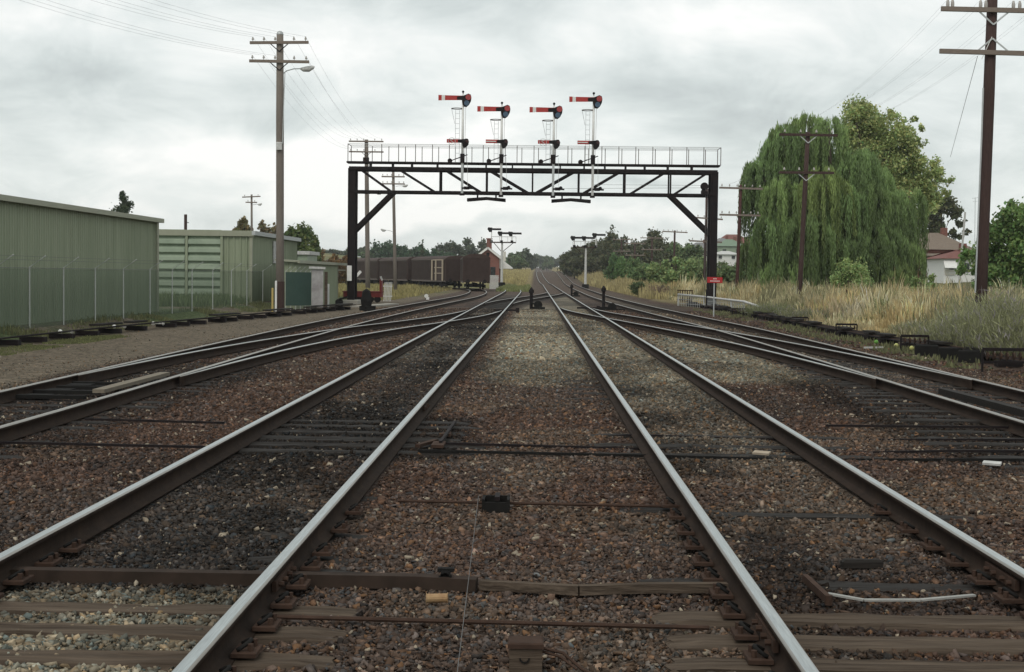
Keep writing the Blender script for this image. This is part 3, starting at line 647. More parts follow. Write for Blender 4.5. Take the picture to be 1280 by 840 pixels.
    MB().box((X, Y, Zd+.22), (.24, .2, .5)).build('lever_bracket', M_IRON, t)
    MB().tube([(X+.16, Y-.05, z1-.4), (X+.12, Y-.05, Zd+.3)], .011, 5).build('down_rod', M_WHITED, t)
    MB().tube([(X+.27, Y-.05, Zd+.3), (X+.3, Y-.05, Zl+.3)], .008, 5).build('lower_rod', M_WHITED, t)
    zc = Zl+.22; MB().bar((X, Y-.08, zc), (X+.62, Y-.08, zc-.02), .06, .09).disc((X+.42, Y-.1, zc+.05), .1, .1, 'Y', 10).box((X+.25, Y-.08, zc), (.3, .14, .17)).build('crank', M_IRON, t)
    return t
semaphore(578.2, 122.7, 243, 0, 'leftmost tall semaphore of the gantry, raised higher than its neighbour, ringed lower arm')
semaphore(626.9, 136.7, 245, 1, 'second semaphore from the left, shorter, with a white-striped lower arm')
semaphore(692, 137.7, 246, 0, 'third semaphore from the left, shorter, with a ringed lower arm')
semaphore(741.4, 124.7, 246, 1, 'rightmost tall semaphore of the gantry with a white-striped lower arm')

# ------------------------------------------------------------------ telegraph poles
def tele_pole(base, top, arms, mpole, label, r=(.17, .11), armlen=2.6, pins=5, marm=M_ARM, group=None, double=False, sub=.0, cap=False):
    base = Vector(base); top = Vector(top); t = empty('telegraph_pole', base, 0, label, 'telegraph pole', group)
    up = (top-base).normalized()
    MB().tube([base-up*.6, base+(top-base)*.3, base+(top-base)*.7, top], [r[0], r[0]*.9, r[1]*1.15, r[1]], 12).build('pole', mpole, t, smooth=True)
    if cap: MB().ball(top, r[1]*1.05, 10).build('cap', M_GALV, t, smooth=True)
    out = []
    for (z, L_, tilt, pn, brace) in arms:
        c = base+up*((z-base.z)/up.z); c.y -= r[1]+.05; a = c+Vector((-L_/2, 0, tilt/2)); b_ = c+Vector((L_/2, 0, -tilt/2))
        ar = MB().bar(a, b_, .1, .12).build('crossarm', marm, t); pts = []
        for i in range(pn):
            f = (i+.35)/(pn-.3) if pn > 1 else .5
            if pn == 5: f = (.05, .24, .43, .75, .95)[i]
            p = a+(b_-a)*f; MB().tube([p, p+Vector((0, 0, .13))], .012, 5).build('pin', M_IRON, ar)
            MB().tube([p+Vector((0, 0, .12)), p+Vector((0, 0, .16)), p+Vector((0, 0, .2)), p+Vector((0, 0, .25))], [.05, .05, .035, .02], 8).build('insulator', M_INS, ar); pts.append(p+Vector((0, 0, .25)))
        if brace:
            s = brace
            MB().bar(c+Vector((-.45, -.02, s*.0)), c+Vector((0, .03, -.38*s)), .02, .04).bar(c+Vector((.45, -.02, 0)), c+Vector((0, .03, -.38*s)), .02, .04).build('arm_brace', M_GALV if mpole is M_POLED else M_IRON, t)
        out.append(pts)
    return t, out
def street_light(t, base, sx=1.0, rise=.25, size=1.0):
    b = Vector(base); tip = b+Vector((sx*.75*size, 0, rise)); MB().tube([b, b+Vector((sx*.15, 0, rise*.55)), b+Vector((sx*.45*size, 0, rise*.95)), tip], .022, 6).build('lamp_bracket', M_GALV, t)
    MB().tube([tip, tip+Vector((sx*.12, 0, -.03)), tip+Vector((sx*.35*size, 0, -.01)), tip+Vector((sx*.55*size, 0, .07)), tip+Vector((sx*.62*size, 0, .1))], [.04, .10, .13, .08, .02], 10).build('lamp_head', M_WHITED, t, smooth=True)
def wires(groups, sag, label, r=.007):
    t = empty('overhead_wires', groups[0][0], 0, label, 'overhead wires')
    for a, b in groups:
        a = Vector(a); b = Vector(b); n = 18
        MB().tube([a+(b-a)*(i/n)-Vector((0, 0, sag*4*(i/n)*(1-i/n))) for i in range(n+1)], r, 4).build('wire', M_WIRE, t)
    return t
b1 = gnd(350, 389); Y1 = b1.y
zt = ht(350, 43, Y1); P1, W1 = tele_pole(b1, (at(350, 43, Y1).x, Y1, zt), [(ht(343, 54, Y1), 2.55, -.04, 5, 1), (ht(343, 77.5, Y1), 2.6, .02, 5, 1)], M_POLE, 'tall grey wooden telegraph pole with a street light, standing in front of the green sheds', r=(.19, .15), cap=True)
street_light(P1, at(354, 92, Y1), 1, .22)
MB().box(at(350, 183, Y1)+Vector((0, -.2, 0)), (.24, .16, .34), bev=.03).build('junction_box', M_WHITED, P1)
MB().tube([at(357, 92, Y1)+Vector((0, -.16, 0)), at(356, 115, Y1)+Vector((0, -.17, 0)), at(354, 180, Y1)+Vector((0, -.17, 0))], .02, 6).build('conduit', M_GALV, P1)
MB().tube([b1+Vector((0, 0, -.3)), b1+Vector((0, 0, 1.3))], .195, 12).build('tar_band', M_POLED, P1)
P2, W2 = tele_pole((at(460, 345, 125).x, 125, 0), at(458, 174.5, 125), [(ht(455, 177, 125)+.0, 3.0, 0, 5, 0), (ht(455, 190, 125), 3.0, 0, 5, 1)], M_POLE, 'weathered wooden telegraph pole rising behind the left gantry leg', r=(.22, .16))
street_light(P2, at(461, 243, 125)+Vector((0, -.2, 0)), 1, .1, .9); MB().box(at(458, 200, 125)+Vector((0, -.25, 0)), (.5, .3, .4)).build('transformer', M_IRON, P2)
P3, W3 = tele_pole((at(494.5, 345, 131).x, 131, 0), at(491.5, 213, 131), [(ht(490, 221, 131), 2.1, 0, 5, 0), (ht(490, 230, 131), 2.1, 0, 5, 0)], M_POLE, 'thinner leaning telegraph pole in front of the brown vans', r=(.17, .12))
street_light(P3, at(495, 233, 131)+Vector((0, -.15, 0)), 1, .05, .8); street_light(P3, at(491, 290, 131)+Vector((0, -.15, 0)), -1, .15, .8)
P4, W4 = tele_pole((at(315, 340, 150).x, 150, 0), at(314.5, 243, 150), [(ht(310, 246, 150), 1.9, -.1, 3, 0), (ht(310, 253, 150), 1.2, 0, 2, 0)], M_POLE, 'small distant telegraph pole with a lamp showing above the middle shed', r=(.13, .1))
street_light(P4, at(316, 256, 150), 1, .05, .7)
t = empty('post', (at(232, 340, 120).x, 120, 0), 0, 'short dark pole top showing over the roof of the ribbed shed', 'pole')
MB().tube([(at(232, 340, 120).x, 120, -.3), at(232, 268, 120)], .13, 8).build('pole', M_POLED, t); MB().bar(at(232, 278, 120), at(236, 278.5, 120), .06).build('bracket', M_IRON, t)
P0, W0 = tele_pole((-24.2, 28, tz(-24.2, 28)), (-24.2, 28, 14.2), [(13.9, 2.6, 0, 5, 0), (13.2, 2.6, 0, 5, 0)], M_POLE, 'grey telegraph pole beyond the left edge of the picture behind the big shed', r=(.19, .15))
wires([(W1[0][i], W0[0][i]) for i in range(5)]+[(W1[1][i], W0[1][i]) for i in (0, 1, 2)], 1.3, 'slack wires leaving the tall left pole towards the upper left corner', .0032)
wires([(W1[0][i], W2[0][i]) for i in range(5)]+[(W1[1][i], W2[1][i]) for i in (0, 1, 4)], 1.0, 'faint wires from the tall left pole down to the pole behind the gantry leg', .004)

RG = 'telegraph poles along the right-hand verge'
r1b = (at(1226, 366, 39).x, 39, .1)
Q1, U1 = tele_pole(r1b, at(1241, -14, 39), [(ht(1241, 15, 39)+.02, 2.8, .04, 0, 1), (ht(1236, 67, 39), 2.8, .05, 0, -1)], M_POLED, 'nearest dark brown pole at the right edge with two long crossarms', r=(.165, .135), group=RG)
u = []
for f in (.04, .085, .35, .40, .66, .72, .93, .98):
    a = at(1177, 12, 39); x = a.x+f*2.8; z = ht(1241, 15, 39)+.02-(f-.5)*.04+.06
    MB().tube([(x, 38.82, z), (x, 38.82, z+.06), (x, 38.82, z+.12), (x, 38.82, z+.19)], [.045, .05, .045, .025], 8).build('insulator', M_INS, Q1); u.append(Vector((x, 38.82, z+.2)))
MB().tube([at(1219, 366, 38.8), at(1227, 170, 38.8), at(1229, 110, 38.8)], .022, 6).build('conduit', M_GALV, Q1)
MB().tube([at(1227, 74, 38.8), at(1240, 46, 38.8)], .01).build('clip', M_WHITE, Q1)
Q2, U2 = tele_pole((at(999, 350, 69).x, 69, .1), at(1010, 165, 69), [(ht(1008, 169, 69), 2.75, .02, 4, 1), (ht(1005, 216, 69), 2.6, 0, 4, 1)], M_POLED, 'dark telegraph pole standing in front of the weeping willow', r=(.13, .10), group=RG, marm=M_POLED)
Q3, U3 = tele_pole((at(921, 350, 92).x, 92, .1), at(926, 231, 92), [(ht(925, 235.5, 92), 2.75, .05, 6, 0), (ht(924, 269, 92), 2.6, .03, 6, 0)], mat('reddish pole wood', (.045, .018, .016), .85, scale=9, c2=(.09, .040, .035), stretch=(6, 6, .5)), 'reddish telegraph pole between the right gantry leg and the willow', r=(.12, .09), group=RG)
Q4, U4 = tele_pole((at(880, 350, 115).x, 115, .1), at(884, 236, 115), [(ht(883, 273, 115), 2.6, .15, 5, 0), (ht(883, 302, 115), 2.6, .1, 4, 0)], M_POLED, 'leaning dark pole half hidden behind the right gantry leg', r=(.12, .09), group=RG)
Q5, U5 = tele_pole((at(842, 350, 157).x, 157, .3), at(843.5, 288, 157), [(ht(843, 290, 157), 2.75, .1, 6, 0)], M_POLED, 'distant telegraph pole standing clear against the sky left of the gantry leg', r=(.13, .1), group=RG)
for px, yt, Y, lb in ((815, 296, 185, 'distant pole just right of the dark tree mass'), (793.5, 303, 200, 'distant pole in the middle of the dark trees'), (777, 298, 225, 'farthest pole, left of the others in the dark trees')):
    tele_pole((at(px, 345, Y).x, Y, .4), at(px, yt, Y), [(ht(px, yt+1.5, Y), 3.0, 0, 4, 0), (ht(px, yt+16, Y), 2.8, 0, 4, 0)], M_POLED, lb+', with a wide crossarm', r=(.14, .11), group=RG)
for a, b_, lb in (((U2[0]), (U3[0]), 'willow pole'),):
    wires([(a[i], b_[i+1]) for i in range(4)], .5, 'wires from the pole in front of the willow to the reddish pole', .005)
wires([(u[i], U2[0][i//2]) for i in range(8)], .6, 'faint parallel wires from the nearest right pole to the pole before the willow', .0022)
gy = MB().tube([at(1222, 70, 38.9), at(1188, 196, 60)], .007, 4); solo(gy, 'guy_wire', M_WIRE, at(1188, 196, 60), 'long guy wire dropping from the lower crossarm of the nearest right pole', 'guy wire')
# extend guy to the ground
a0 = at(1222, 70, 38.9); a1 = at(1188, 196, 60)

# ------------------------------------------------------------------ sheds
def ribbed(x0, y0, x1, y1, z0, z1, m, name, parent, pitch=.19, depth=.022, nrm=1):
    a = Vector((x0, y0, 0)); b = Vector((x1, y1, 0)); L_ = (b-a).length; d = (b-a)/L_; n = Vector((d.y, -d.x, 0))*nrm; prof = []; s = 0
    while s < L_:
        for f, o in ((0, 0), (.55, 0), (.68, 1), (.87, 1)):
            q = min(s+pitch*f, L_); prof.append(a+d*q+n*depth*o)
        s += pitch
    prof.append(b)
    return MB().sheet(prof, (0, 0, z0), (0, 0, z1)).build(name, m, parent)
S1 = empty('shed', (-18, 40, .2), 0, 'long plain olive green shed filling the left edge of the picture', 'shed', 'green sheds on the left')
XW = -13.85; y0, y1 = 18, 52.4; h0, h1 = 3.48, 3.62
a = MB(); n = 180
ribbed(XW, y0, XW, y1, .1, 3.52, M_SHED, 'side_wall', S1, nrm=1)
ribbed(XW-12, y1, XW, y1, .1, 3.52, M_SHED, 'end_wall', S1, nrm=-1)
ribbed(XW-12, y0, XW, y0, .1, 3.52, M_SHED, 'end_wall', S1, nrm=1)
MB().box((XW+.0, y1, 1.8), (.14, .14, 3.4)).build('corner_flashing', M_TRIM, S1)
MB().prism([(XW+.12, 0, 3.5), (XW+.12, 0, 3.56), (XW-6, 0, 4.05), (XW-12.1, 0, 3.56), (XW-12.1, 0, 3.5)], (0, y0-.1, 0), (0, y1+.12, 0)).build('roof', M_SHED, S1)
MB().box((XW+.16, (y0+y1)/2, 3.53), (.14, y1-y0+.4, .15)).build('gutter', M_TRIM, S1)
MB().tube([(XW+.12, 52.0, .15), (XW+.12, 52.0, 3.45)], .045, 8).build('downpipe', M_TRIM, S1)
MB().box((XW-6, 35, .15), (12, y1-y0+.2, .12)).build('slab', M_CONC, S1)

S2 = empty('shed', (-18, 72, .2), 0, 'middle green shed with two wide horizontally ribbed roller doors facing us', 'shed', 'green sheds on the left')
YF, YE, XC = 69.6, 83.0, -13.8; zT = ht(313, 290, YF)
xd = [at(px, 300, YF).x for px in (196, 234.5, 277, 313)]; XWst = -24
for a_, b_ in ((XWst, at(170, 300, YF).x-.2), (at(171, 300, YF).x, xd[1]-.12), (xd[1]+.05, xd[2]-.02)):
    prof = []; z = .1; k = 0
    while z < zT-.28:
        prof += [(0, YF+.02, z), (0, YF-.12, z+.10), (0, YF-.10, z+.27), (0, YF+.02, z+.38)]; z += .405
    prof.append((0, YF+.02, zT-.2))
    MB().sheet(prof, (a_, 0, 0), (b_, 0, 0)).build('roller_door', M_SHED2, S2)
for x in (at(170.5, 300, YF).x-.05, xd[1]-.03, xd[2]+.02): MB().box((x, YF-.03, zT/2), (.12, .16, zT-.1)).build('door_jamb', M_SHED, S2)
ribbed(xd[2]+.08, YF, XC, YF, .1, zT-.12, M_SHED, 'front_wall', S2, pitch=.3, depth=.05, nrm=1)
MB().box((XC, YF, zT/2), (.14, .14, zT)).build('corner_flashing', M_TRIM, S2)
MB().box(((XWst+XC)/2, YF-.06, zT-.08), (XC-XWst+.3, .16, .26)).build('fascia', M_TRIM, S2)
ribbed(XC, YF, XC, YE, .1, zT-.1, M_SHED, 'side_wall', S2, nrm=1); ribbed(XWst, YE, XC, YE, .1, zT-.1, M_SHED, 'end_wall', S2, nrm=-1)
MB().prism([(XWst-.1, 0, zT-.02), (XC+.1, 0, zT-.1), (XC+.1, 0, zT+.06), (XWst-.1, 0, zT+.1)], (0, YF-.1, 0), (0, YE+.1, 0)).build('roof', M_SHED, S2)
MB().box((XC+.14, (YF+YE)/2, zT-.05), (.16, YE-YF+.3, .2)).build('gutter', M_GALV, S2)
xs_ = XC+.06; MB().box((xs_, 75.5, 2.75), (.05, .65, 1.15)).build('light_panel', M_WHITED, S2)
S2b = empty('shed', (-15, 90, .2), 0, 'low pale gable end just showing behind the middle green shed', 'shed', 'green sheds on the left')
MB().box((at(366, 330, 92).x-2, 93, 1.4), (6.2, 4, 2.9)).build('wall', M_SHED2, S2b); MB().box((at(366, 330, 92).x-2, 93, 2.95), (6.5, 4.3, .22)).build('roof', M_WHITED, S2b)

S3 = empty('shed', (-11.5, 74, .1), 0, 'low flat-roofed green shed with an open bay beside the left gantry leg', 'shed', 'green sheds on the left')
xw = -11.0; zr = 2.2
ribbed(xw, 66.2, xw, 79.6, .02, zr-.05, M_SHED, 'side_wall', S3, nrm=1, pitch=.25, depth=.03)
ribbed(-11.95, 66.2, xw, 66.2, .02, zr-.02, M_SHED, 'front_wall', S3, nrm=1)
ribbed(xw-1.3, 79.6, xw, 79.6, .02, zr, M_SHED, 'bay_wall', S3, nrm=-1); ribbed(xw-1.3, 79.6, xw-1.3, 84.6, .02, zr, M_SHED, 'bay_wall', S3, nrm=1)
MB().box((xw-.05, 84.5, 1.1), (.1, .1, 2.2)).build('bay_post', M_SHED, S3); MB().box((xw, 79.6, 1.1), (.1, .12, 2.16)).build('corner_flashing', M_TRIM, S3)
MB().prism([(xw+.12, 0, zr-.03), (xw+.12, 0, zr+.05), (-12.0, 0, zr+.12), (-12.0, 0, zr+.04)], (0, 66, 0), (0, 84.7, 0)).build('roof', M_TRIM, S3)
MB().box((xw+.14, 75.3, zr), (.1, 18.9, .14)).build('gutter', M_TRIM, S3); MB().box((xw-.2, 82, zr-.33), (.06, 5, .07)).build('bay_beam', M_TRIM, S3)

# fences
def crank_post(x, y, side, z0=.1, h=1.74, par=None, lean=(.42, .3)):
    MB().tube([(x, y, z0-.2), (x, y, h), (x+lean[0], y, h+lean[1])], .019, 6).build('post', mat('old fence pipe', (.36, .38, .36), .6, scale=9, c2=(.48, .50, .48)), par)
F1 = empty('chain_fence', (-13.0, 50, .1), 0, 'long see-through green mesh fence with cranked posts in front of the sheds', 'fence')
yv = []
for px in (-10, 32, 75, 115, 150.5, 184, 212, 237, 263, 286.5, 306, 326): yv.append(-13.0*1.0/((px-669-8)/F) if False else -13.0/((px-668)/F))
for y in yv: crank_post(-13.0, y, 1, par=F1, h=1.76)
MB().sheet([(-13.02, yv[0]-8, 0), (-13.02, yv[-1], 0)], (0, 0, .05), (0, 0, 1.72)).build('mesh_panel', M_MESH, F1)
MB().tube([(-13.0, yv[0]-8, 1.74), (-13.0, yv[-1], 1.74)], .008, 5).tube([(-12.72, yv[0]-8, 1.94), (-12.72, yv[-1], 1.94)], .004, 4).tube([(-12.6, yv[0]-8, 2.03), (-12.6, yv[-1], 2.03)], .004, 4).build('strand_wire', M_WIRE, F1)
F2 = empty('chain_fence', (-11, 66, .1), 0, 'short dark green cloth-covered fence with close cranked posts beside the tall pole', 'fence')
p0 = at(357, 350, 64.8); p1 = at(389, 350, 65.9)
MB().sheet([(p0.x, p0.y, 0), (p1.x, p1.y, 0)], (0, 0, .2), (0, 0, 1.72)).build('cloth_panel', M_MESHD, F2)
for i in range(6):
    q = p0+(p1-p0)*(i/5.2); crank_post(q.x, q.y+.04, 1, par=F2, lean=(.22, .2), h=1.76)
F3 = empty('tarp_panel', (at(396, 385, 65.3).x, 65.3, .1), 0, 'weathered whitish sheeted gate panel at the end of the dark green fence', 'gate panel')
q0 = at(389.5, 360, 65.3).x; q1 = at(404, 360, 65.3).x
MB().box(((q0+q1)/2, 65.3, 1.0), (q1-q0, .05, 1.72)).build('sheet', M_TARP, F3); MB().box(((q0+q1)/2, 65.25, 1.93), (q1-q0+.2, .12, .1), ry=.03).build('head_rail', M_WHITED, F3)
MB().box((q1+.12, 65.35, .95), (.14, .05, 1.6)).build('side_board', M_SLEEP, F3)
def white_post(px, y0_, y1_, m, lb, w=.14, name='marker_post', cat='post'):
    p = gnd(px, y1_); z = ht(px, y0_, p.y); solo(MB().box((p.x, p.y, z/2-.05), (w, w*.6, z+.1), bev=.01), name, m, (p.x, p.y, 0), lb, cat)
white_post(409.5, 355, 387.5, M_WHITE, 'plain white post standing before the low flat-roofed shed')
white_post(344.8, 351, 390, M_WHITE, 'thin white post right against the left side of the tall grey pole', .08)
white_post(340.5, 360, 389.5, M_YEL, 'thin faded yellow post left of the tall grey pole', .08)
# dark bits by low shed
q = gnd(424, 384); solo(MB().box((q.x, q.y, .2), (.35, .3, .4), bev=.08).box((q.x+.2, q.y, .45), (.45, .25, .1), ry=-.3), 'scrap_drum', M_BLACK, (q.x, q.y, 0), 'dark and white heap of scrap at the open bay of the low shed', 'scrap heap')

# ------------------------------------------------------------------ rodding runs
def rodding(pts, n, label, covers, seed):
    rr = random.Random(seed); t = empty('rodding_run', pts[0], 0, label, 'rodding run')
    P = [Vector(p) for p in pts]
    for i in range(n):
        off = (i-(n-1)/2)*.09
        MB().tube([p+Vector((off, 0, .15+.012*i)) for p in P], .02, 5).build('rod', M_RUST if i % 2 else M_IRON, t)
    L_ = []; 
    for a, b in zip(P[:-1], P[1:]):
        k = int((b-a).length/1.6)
        for i in range(k): L_.append((a+(b-a)*((i+rr.random()*.4)/k), math.atan2((b-a).y, (b-a).x)))
    for p, an in L_[:60]:
        MB().box(p+Vector((0, 0, .07)), (.14+n*.09, .22, .12), rz=rr.uniform(-.1, .1)).build('roller_stool', M_IRON, t)
        if rr.random() < covers: MB().box(p+Vector((rr.uniform(-.1, .1), rr.uniform(-.2, .2), .2+n*.012)), (rr.uniform(.9, 1.7), .3, .05), rz=an+rr.uniform(-.05, .05)).build('cover_board', M_SLEEPD, t)
    return t
lp = [gnd(-60, 441), gnd(0, 433), gnd(100, 421), gnd(200, 410), gnd(300, 400), gnd(370, 393), gnd(440, 386)]
rodding(lp, 5, 'dark low run of point rodding and boards along the foot of the green fence', .75, 3)
rp = [gnd(1330, 468), gnd(1262, 459), gnd(1200, 446), gnd(1143, 436), gnd(1058, 420), gnd(1000, 408), gnd(940, 396), gnd(900, 388), gnd(860, 382)]
rodding(rp, 4, 'dark low run of point rodding along the edge of the dry grass', .55, 4)
for px, py, lb in ((86, 420, 'leftmost'), (152, 413, 'middle'), (200, 409, 'rightmost')):
    q = gnd(px, py); b = MB().ball((q.x-.14, q.y-.25, .12), .06).ball((q.x+.16, q.y-.25, .12), .05)
    b.tube([(q.x-.14, q.y-.25, .12), (q.x+.16, q.y-.25, .12)], .02, 6); solo(b, 'white_pulley', M_WHITE, (q.x, q.y-.25, 0), lb+' pair of small white pulleys in the rodding below the green fence', 'pulley pair')
for px, py, m, lb in ((1138, 440, 'y', 'small yellow-green ball right of its pale twin under the wire frame'), (1119, 436.5, 'y', 'small pale yellow ball in the stones by the rodding'), (1094, 432, 'g', 'small green bottle leaning on the rodding by the grass')):
    q = gnd(px, py); solo(MB().ball((q.x, q.y-.1, .10), .055), 'ball', mat('faded '+m, (.45, .45, .16) if m == 'y' else (.12, .3, .05), .5), (q.x, q.y-.1, 0), lb, 'litter')
q = gnd(1092, 437); solo(MB().box((q.x, q.y, .05), (.5, .08, .04), rz=.3), 'paper_litter', M_WHITED, q, 'crumpled whitish litter on the verge beside the rodding', 'litter')
# wire frames
WG = 'pulley frames for the signal wires'
def wire_frame(px, y0_, y1_, w_px, lb, n=5, legs=True):
    p = gnd(px, y1_); s = F/p.y; w = w_px/s; z = (y1_-y0_)/s
    t = empty('wire_frame', (p.x, p.y, 0), 0, lb, 'pulley frame', WG)
    MB().bar((p.x-w/2, p.y, z), (p.x+w/2, p.y, z), .05, .06).bar((p.x-w/2, p.y, z*.45), (p.x+w/2, p.y, z*.45), .03, .04).build('top_bar', M_IRON, t)
    for s_ in (-1, 1): MB().bar((p.x+s_*w/2, p.y, -.1), (p.x+s_*w/2, p.y, z), .035, .035).build('leg', M_IRON, t)
    for i in range(n): x = p.x-w/2+w*(i+.7)/(n+.4); MB().disc((x, p.y-.02, z*.72), z*.16, .03, 'X', 10).bar((x, p.y, z*.45), (x, p.y, z), .012).build('pulley', M_RUST, t)
wire_frame(1262, 437, 466, 68, 'nearest pulley frame, cut by the right edge of the picture', 8)
wire_frame(1143, 420, 440, 34, 'second nearest pulley frame, above the two yellow balls')
wire_frame(1058, 405.5, 419, 26, 'pulley frame in the middle of the row by the dry grass')
wire_frame(1000, 397, 406, 20, 'fourth pulley frame, where the dry grass meets the rodding')
wire_frame(957, 391.5, 400, 20, 'fifth pulley frame, right of the white pipe end')
wire_frame(925, 386, 396, 20, 'farthest pulley frame, beneath the white pipe rail')
# buried black boxes
for i, (px, py, lb) in enumerate(((1158, 445, 'black iron box just right of the second pulley frame'), (1188, 449, 'black iron box midway between the two nearest pulley frames'), (1213, 453, 'black iron box left of the nearest pulley frame'))):
    q = gnd(px, py); solo(MB().box((q.x, q.y, .12), (.5, .3, .26), rz=-.3, bev=.02), 'relay_box', M_BLACK, (q.x, q.y, 0), lb, 'iron box')
# white pipe rail with netting
PR = empty('pipe_rail', gnd(940, 394), 0, 'long white pipe rail over wire netting behind the right gantry leg', 'pipe rail')
pp = [at(848, 368, 86), at(880, 371, 80), at(900, 373.5, 76), at(930, 377, 70), at(948, 383, 67)]
MB().tube(pp, .06, 10).build('pipe', M_WHITED, PR, smooth=True)
for p in (pp[0], pp[1], (pp[2]+pp[3])/2, pp[3]): MB().box((p.x, p.y, p.z/2-.05), (.09, .09, p.z)).build('post', M_WHITED, PR)
b = MB()
for i in range(44):
    f = i/43*(3); k = min(int(f), 2); p = pp[k]+(pp[k+1]-pp[k])*(f-k); b.box((p.x, p.y, p.z/2-.05), (.022, .022, p.z-.1))
for z in (.15, .4, .62): b.tube([Vector((p.x, p.y, min(z, p.z-.1))) for p in pp[:4]], .01, 4)
b.build('netting', M_GALV, PR)
q = gnd(856, 382); zf = ht(856, 363, q.y); t = empty('grille_stand', (q.x, q.y, 0), 0, 'rusty brown slatted grille stand left of the white pipe rail', 'grille')
for i in range(7): MB().box((q.x-.42+i*.14, q.y, zf*.62), (.05, .04, zf*.75)).build('slat', M_RUST, t)
MB().box((q.x, q.y, zf), (.95, .08, .06)).build('top_bar', M_RUST, t); MB().box((q.x, q.y, .35), (.95, .08, .06)).build('bottom_bar', M_RUST, t); MB().box((q.x+.4, q.y+.05, .35), (.07, .07, .7)).build('leg', M_PALEMET, t); MB().box((q.x-.4, q.y+.05, .2), (.07, .07, .4)).build('leg', M_IRON, t)
# red board
q = gnd(892, 396); z = ht(892, 350, q.y); t = empty('notice_sign', (q.x, q.y, 0), 0, 'small red notice board on a thin pale post before the right gantry leg', 'sign')
MB().tube([(q.x, q.y, -.2), (q.x, q.y, z)], .028, 8).build('post', M_GALV, t)
sb = MB().box((q.x+.02, q.y-.04, z), (.66, .02, .25), ry=.012).build('board', mat('sign red', (.36, .016, .02), .5, c2=(.42, .03, .03)), t)
b = MB()
rr = random.Random(5)
for r_, n_, z_ in ((0, 3, .055), (1, 8, -.045)):
    for i in range(n_): b.box((q.x+.02+(i-(n_-1)/2)*.052, q.y-.056, z+z_), (.030, .006, .045)).box((q.x+.03+(i-(n_-1)/2)*.052, q.y-.0595, z+z_+rr.uniform(-.01, .01)), (.012, .006, .02))
b.build('lettering', M_WHITE, sb)

# dwarf posts between the tracks
def dwarf(px, yt, yb, lb, w=.2, lump=True, lx=.35):
    p = gnd(px, yb); z = ht(px, yt, p.y); t = empty('dwarf_post', (p.x, p.y, 0), 0, lb, 'dwarf post')
    MB().tube([(p.x, p.y, -.1), (p.x, p.y, z*.72), (p.x, p.y, z*.74), (p.x, p.y, z*.88), (p.x, p.y, z)], [w*.42, w*.42, w*.62, w*.58, w*.12], 8).build('post', M_IRON, t)
    MB().box((p.x, p.y-.05, z*.8), (w*1.3, .1, z*.14)).build('head', M_BLACK, t)
    if lump: MB().disc((p.x+lx, p.y-.1, .2), .22, .14, 'Y', 12).bar((p.x, p.y-.1, .28), (p.x+lx, p.y-.1, .22), .07).box((p.x+lx, p.y, .05), (.7, .5, .1)).build('weight_lever', M_BLACK, t)
dwarf(664, 359, 386, 'black dwarf post with a weighted lever on the centre line between the main tracks', .2)
dwarf(714.5, 355, 370.5, 'small black dwarf post by the crossover right of the main track', .2)
dwarf(754.3, 357, 384, 'pointed black stump between the right main and outer tracks', .2, False)
q = gnd(765, 388); solo(MB().disc((q.x, q.y, .16), .22, .12, 'Y', 12).box((q.x-.3, q.y, .12), (.7, .16, .12)).box((q.x, q.y+.1, .05), (1.3, .4, .1)), 'point_lever', M_BLACK, (q.x, q.y, 0), 'low black point lever with a weight behind the pointed stump', 'point lever')
for px, py, lb in ((633, 391, 'left main'), (735, 388, 'right main')):
    q = gnd(px, py); solo(MB().box((q.x, q.y, .12), (1.1, .12, .08)).box((q.x+.5, q.y, .12), (.16, .2, .22)), 'stretcher_rod', M_IRON, (q.x, q.y, 0), 'dark stretcher bar across the points of the '+lb+' track', 'stretcher bar')
q = gnd(458, 389); solo(MB().tube([(q.x, q.y, 0), (q.x, q.y, .5), (q.x, q.y, .9), (q.x+.02, q.y, 1.0)], [.2, .26, .18, .05], 8).box((q.x+.05, q.y, .14), (.7, .4, .2)), 'point_indicator', M_BLACK, (q.x, q.y, 0), 'squat black point indicator standing in front of the red trolley', 'point indicator')
q = gnd(533, 374.5); t = empty('ground_signal', (q.x, q.y, 0), 0, 'tiny white ground signal beside the siding in front of the vans', 'ground signal')
MB().disc((q.x, q.y-.05, .24), .13, .05, 'Y', 14).box((q.x+.08, q.y, .08), (.2, .15, .16)).build('disc', M_WHITE, t); MB().box((q.x, q.y+.05, .1), (.12, .12, .2)).build('stand', M_IRON, t)
MB().ball((q.x-.3, q.y+14, .35), .1).build('lamp', M_WHITED, t) if False else None
# pointed board beside the gantry leg
q = at(444, 352, 90); t = empty('slanted_board', (q.x, 90, 0), 0, 'white striped slanting board on a pale post right of the left gantry leg', 'sign')
MB().tube([(q.x, 90, -.1), (q.x, 90, ht(444, 344, 90))], .03).build('post', M_GALV, t); MB().bar(at(443, 348, 90), at(451, 339, 90), .05, .17).build('board', M_WHITE, t)
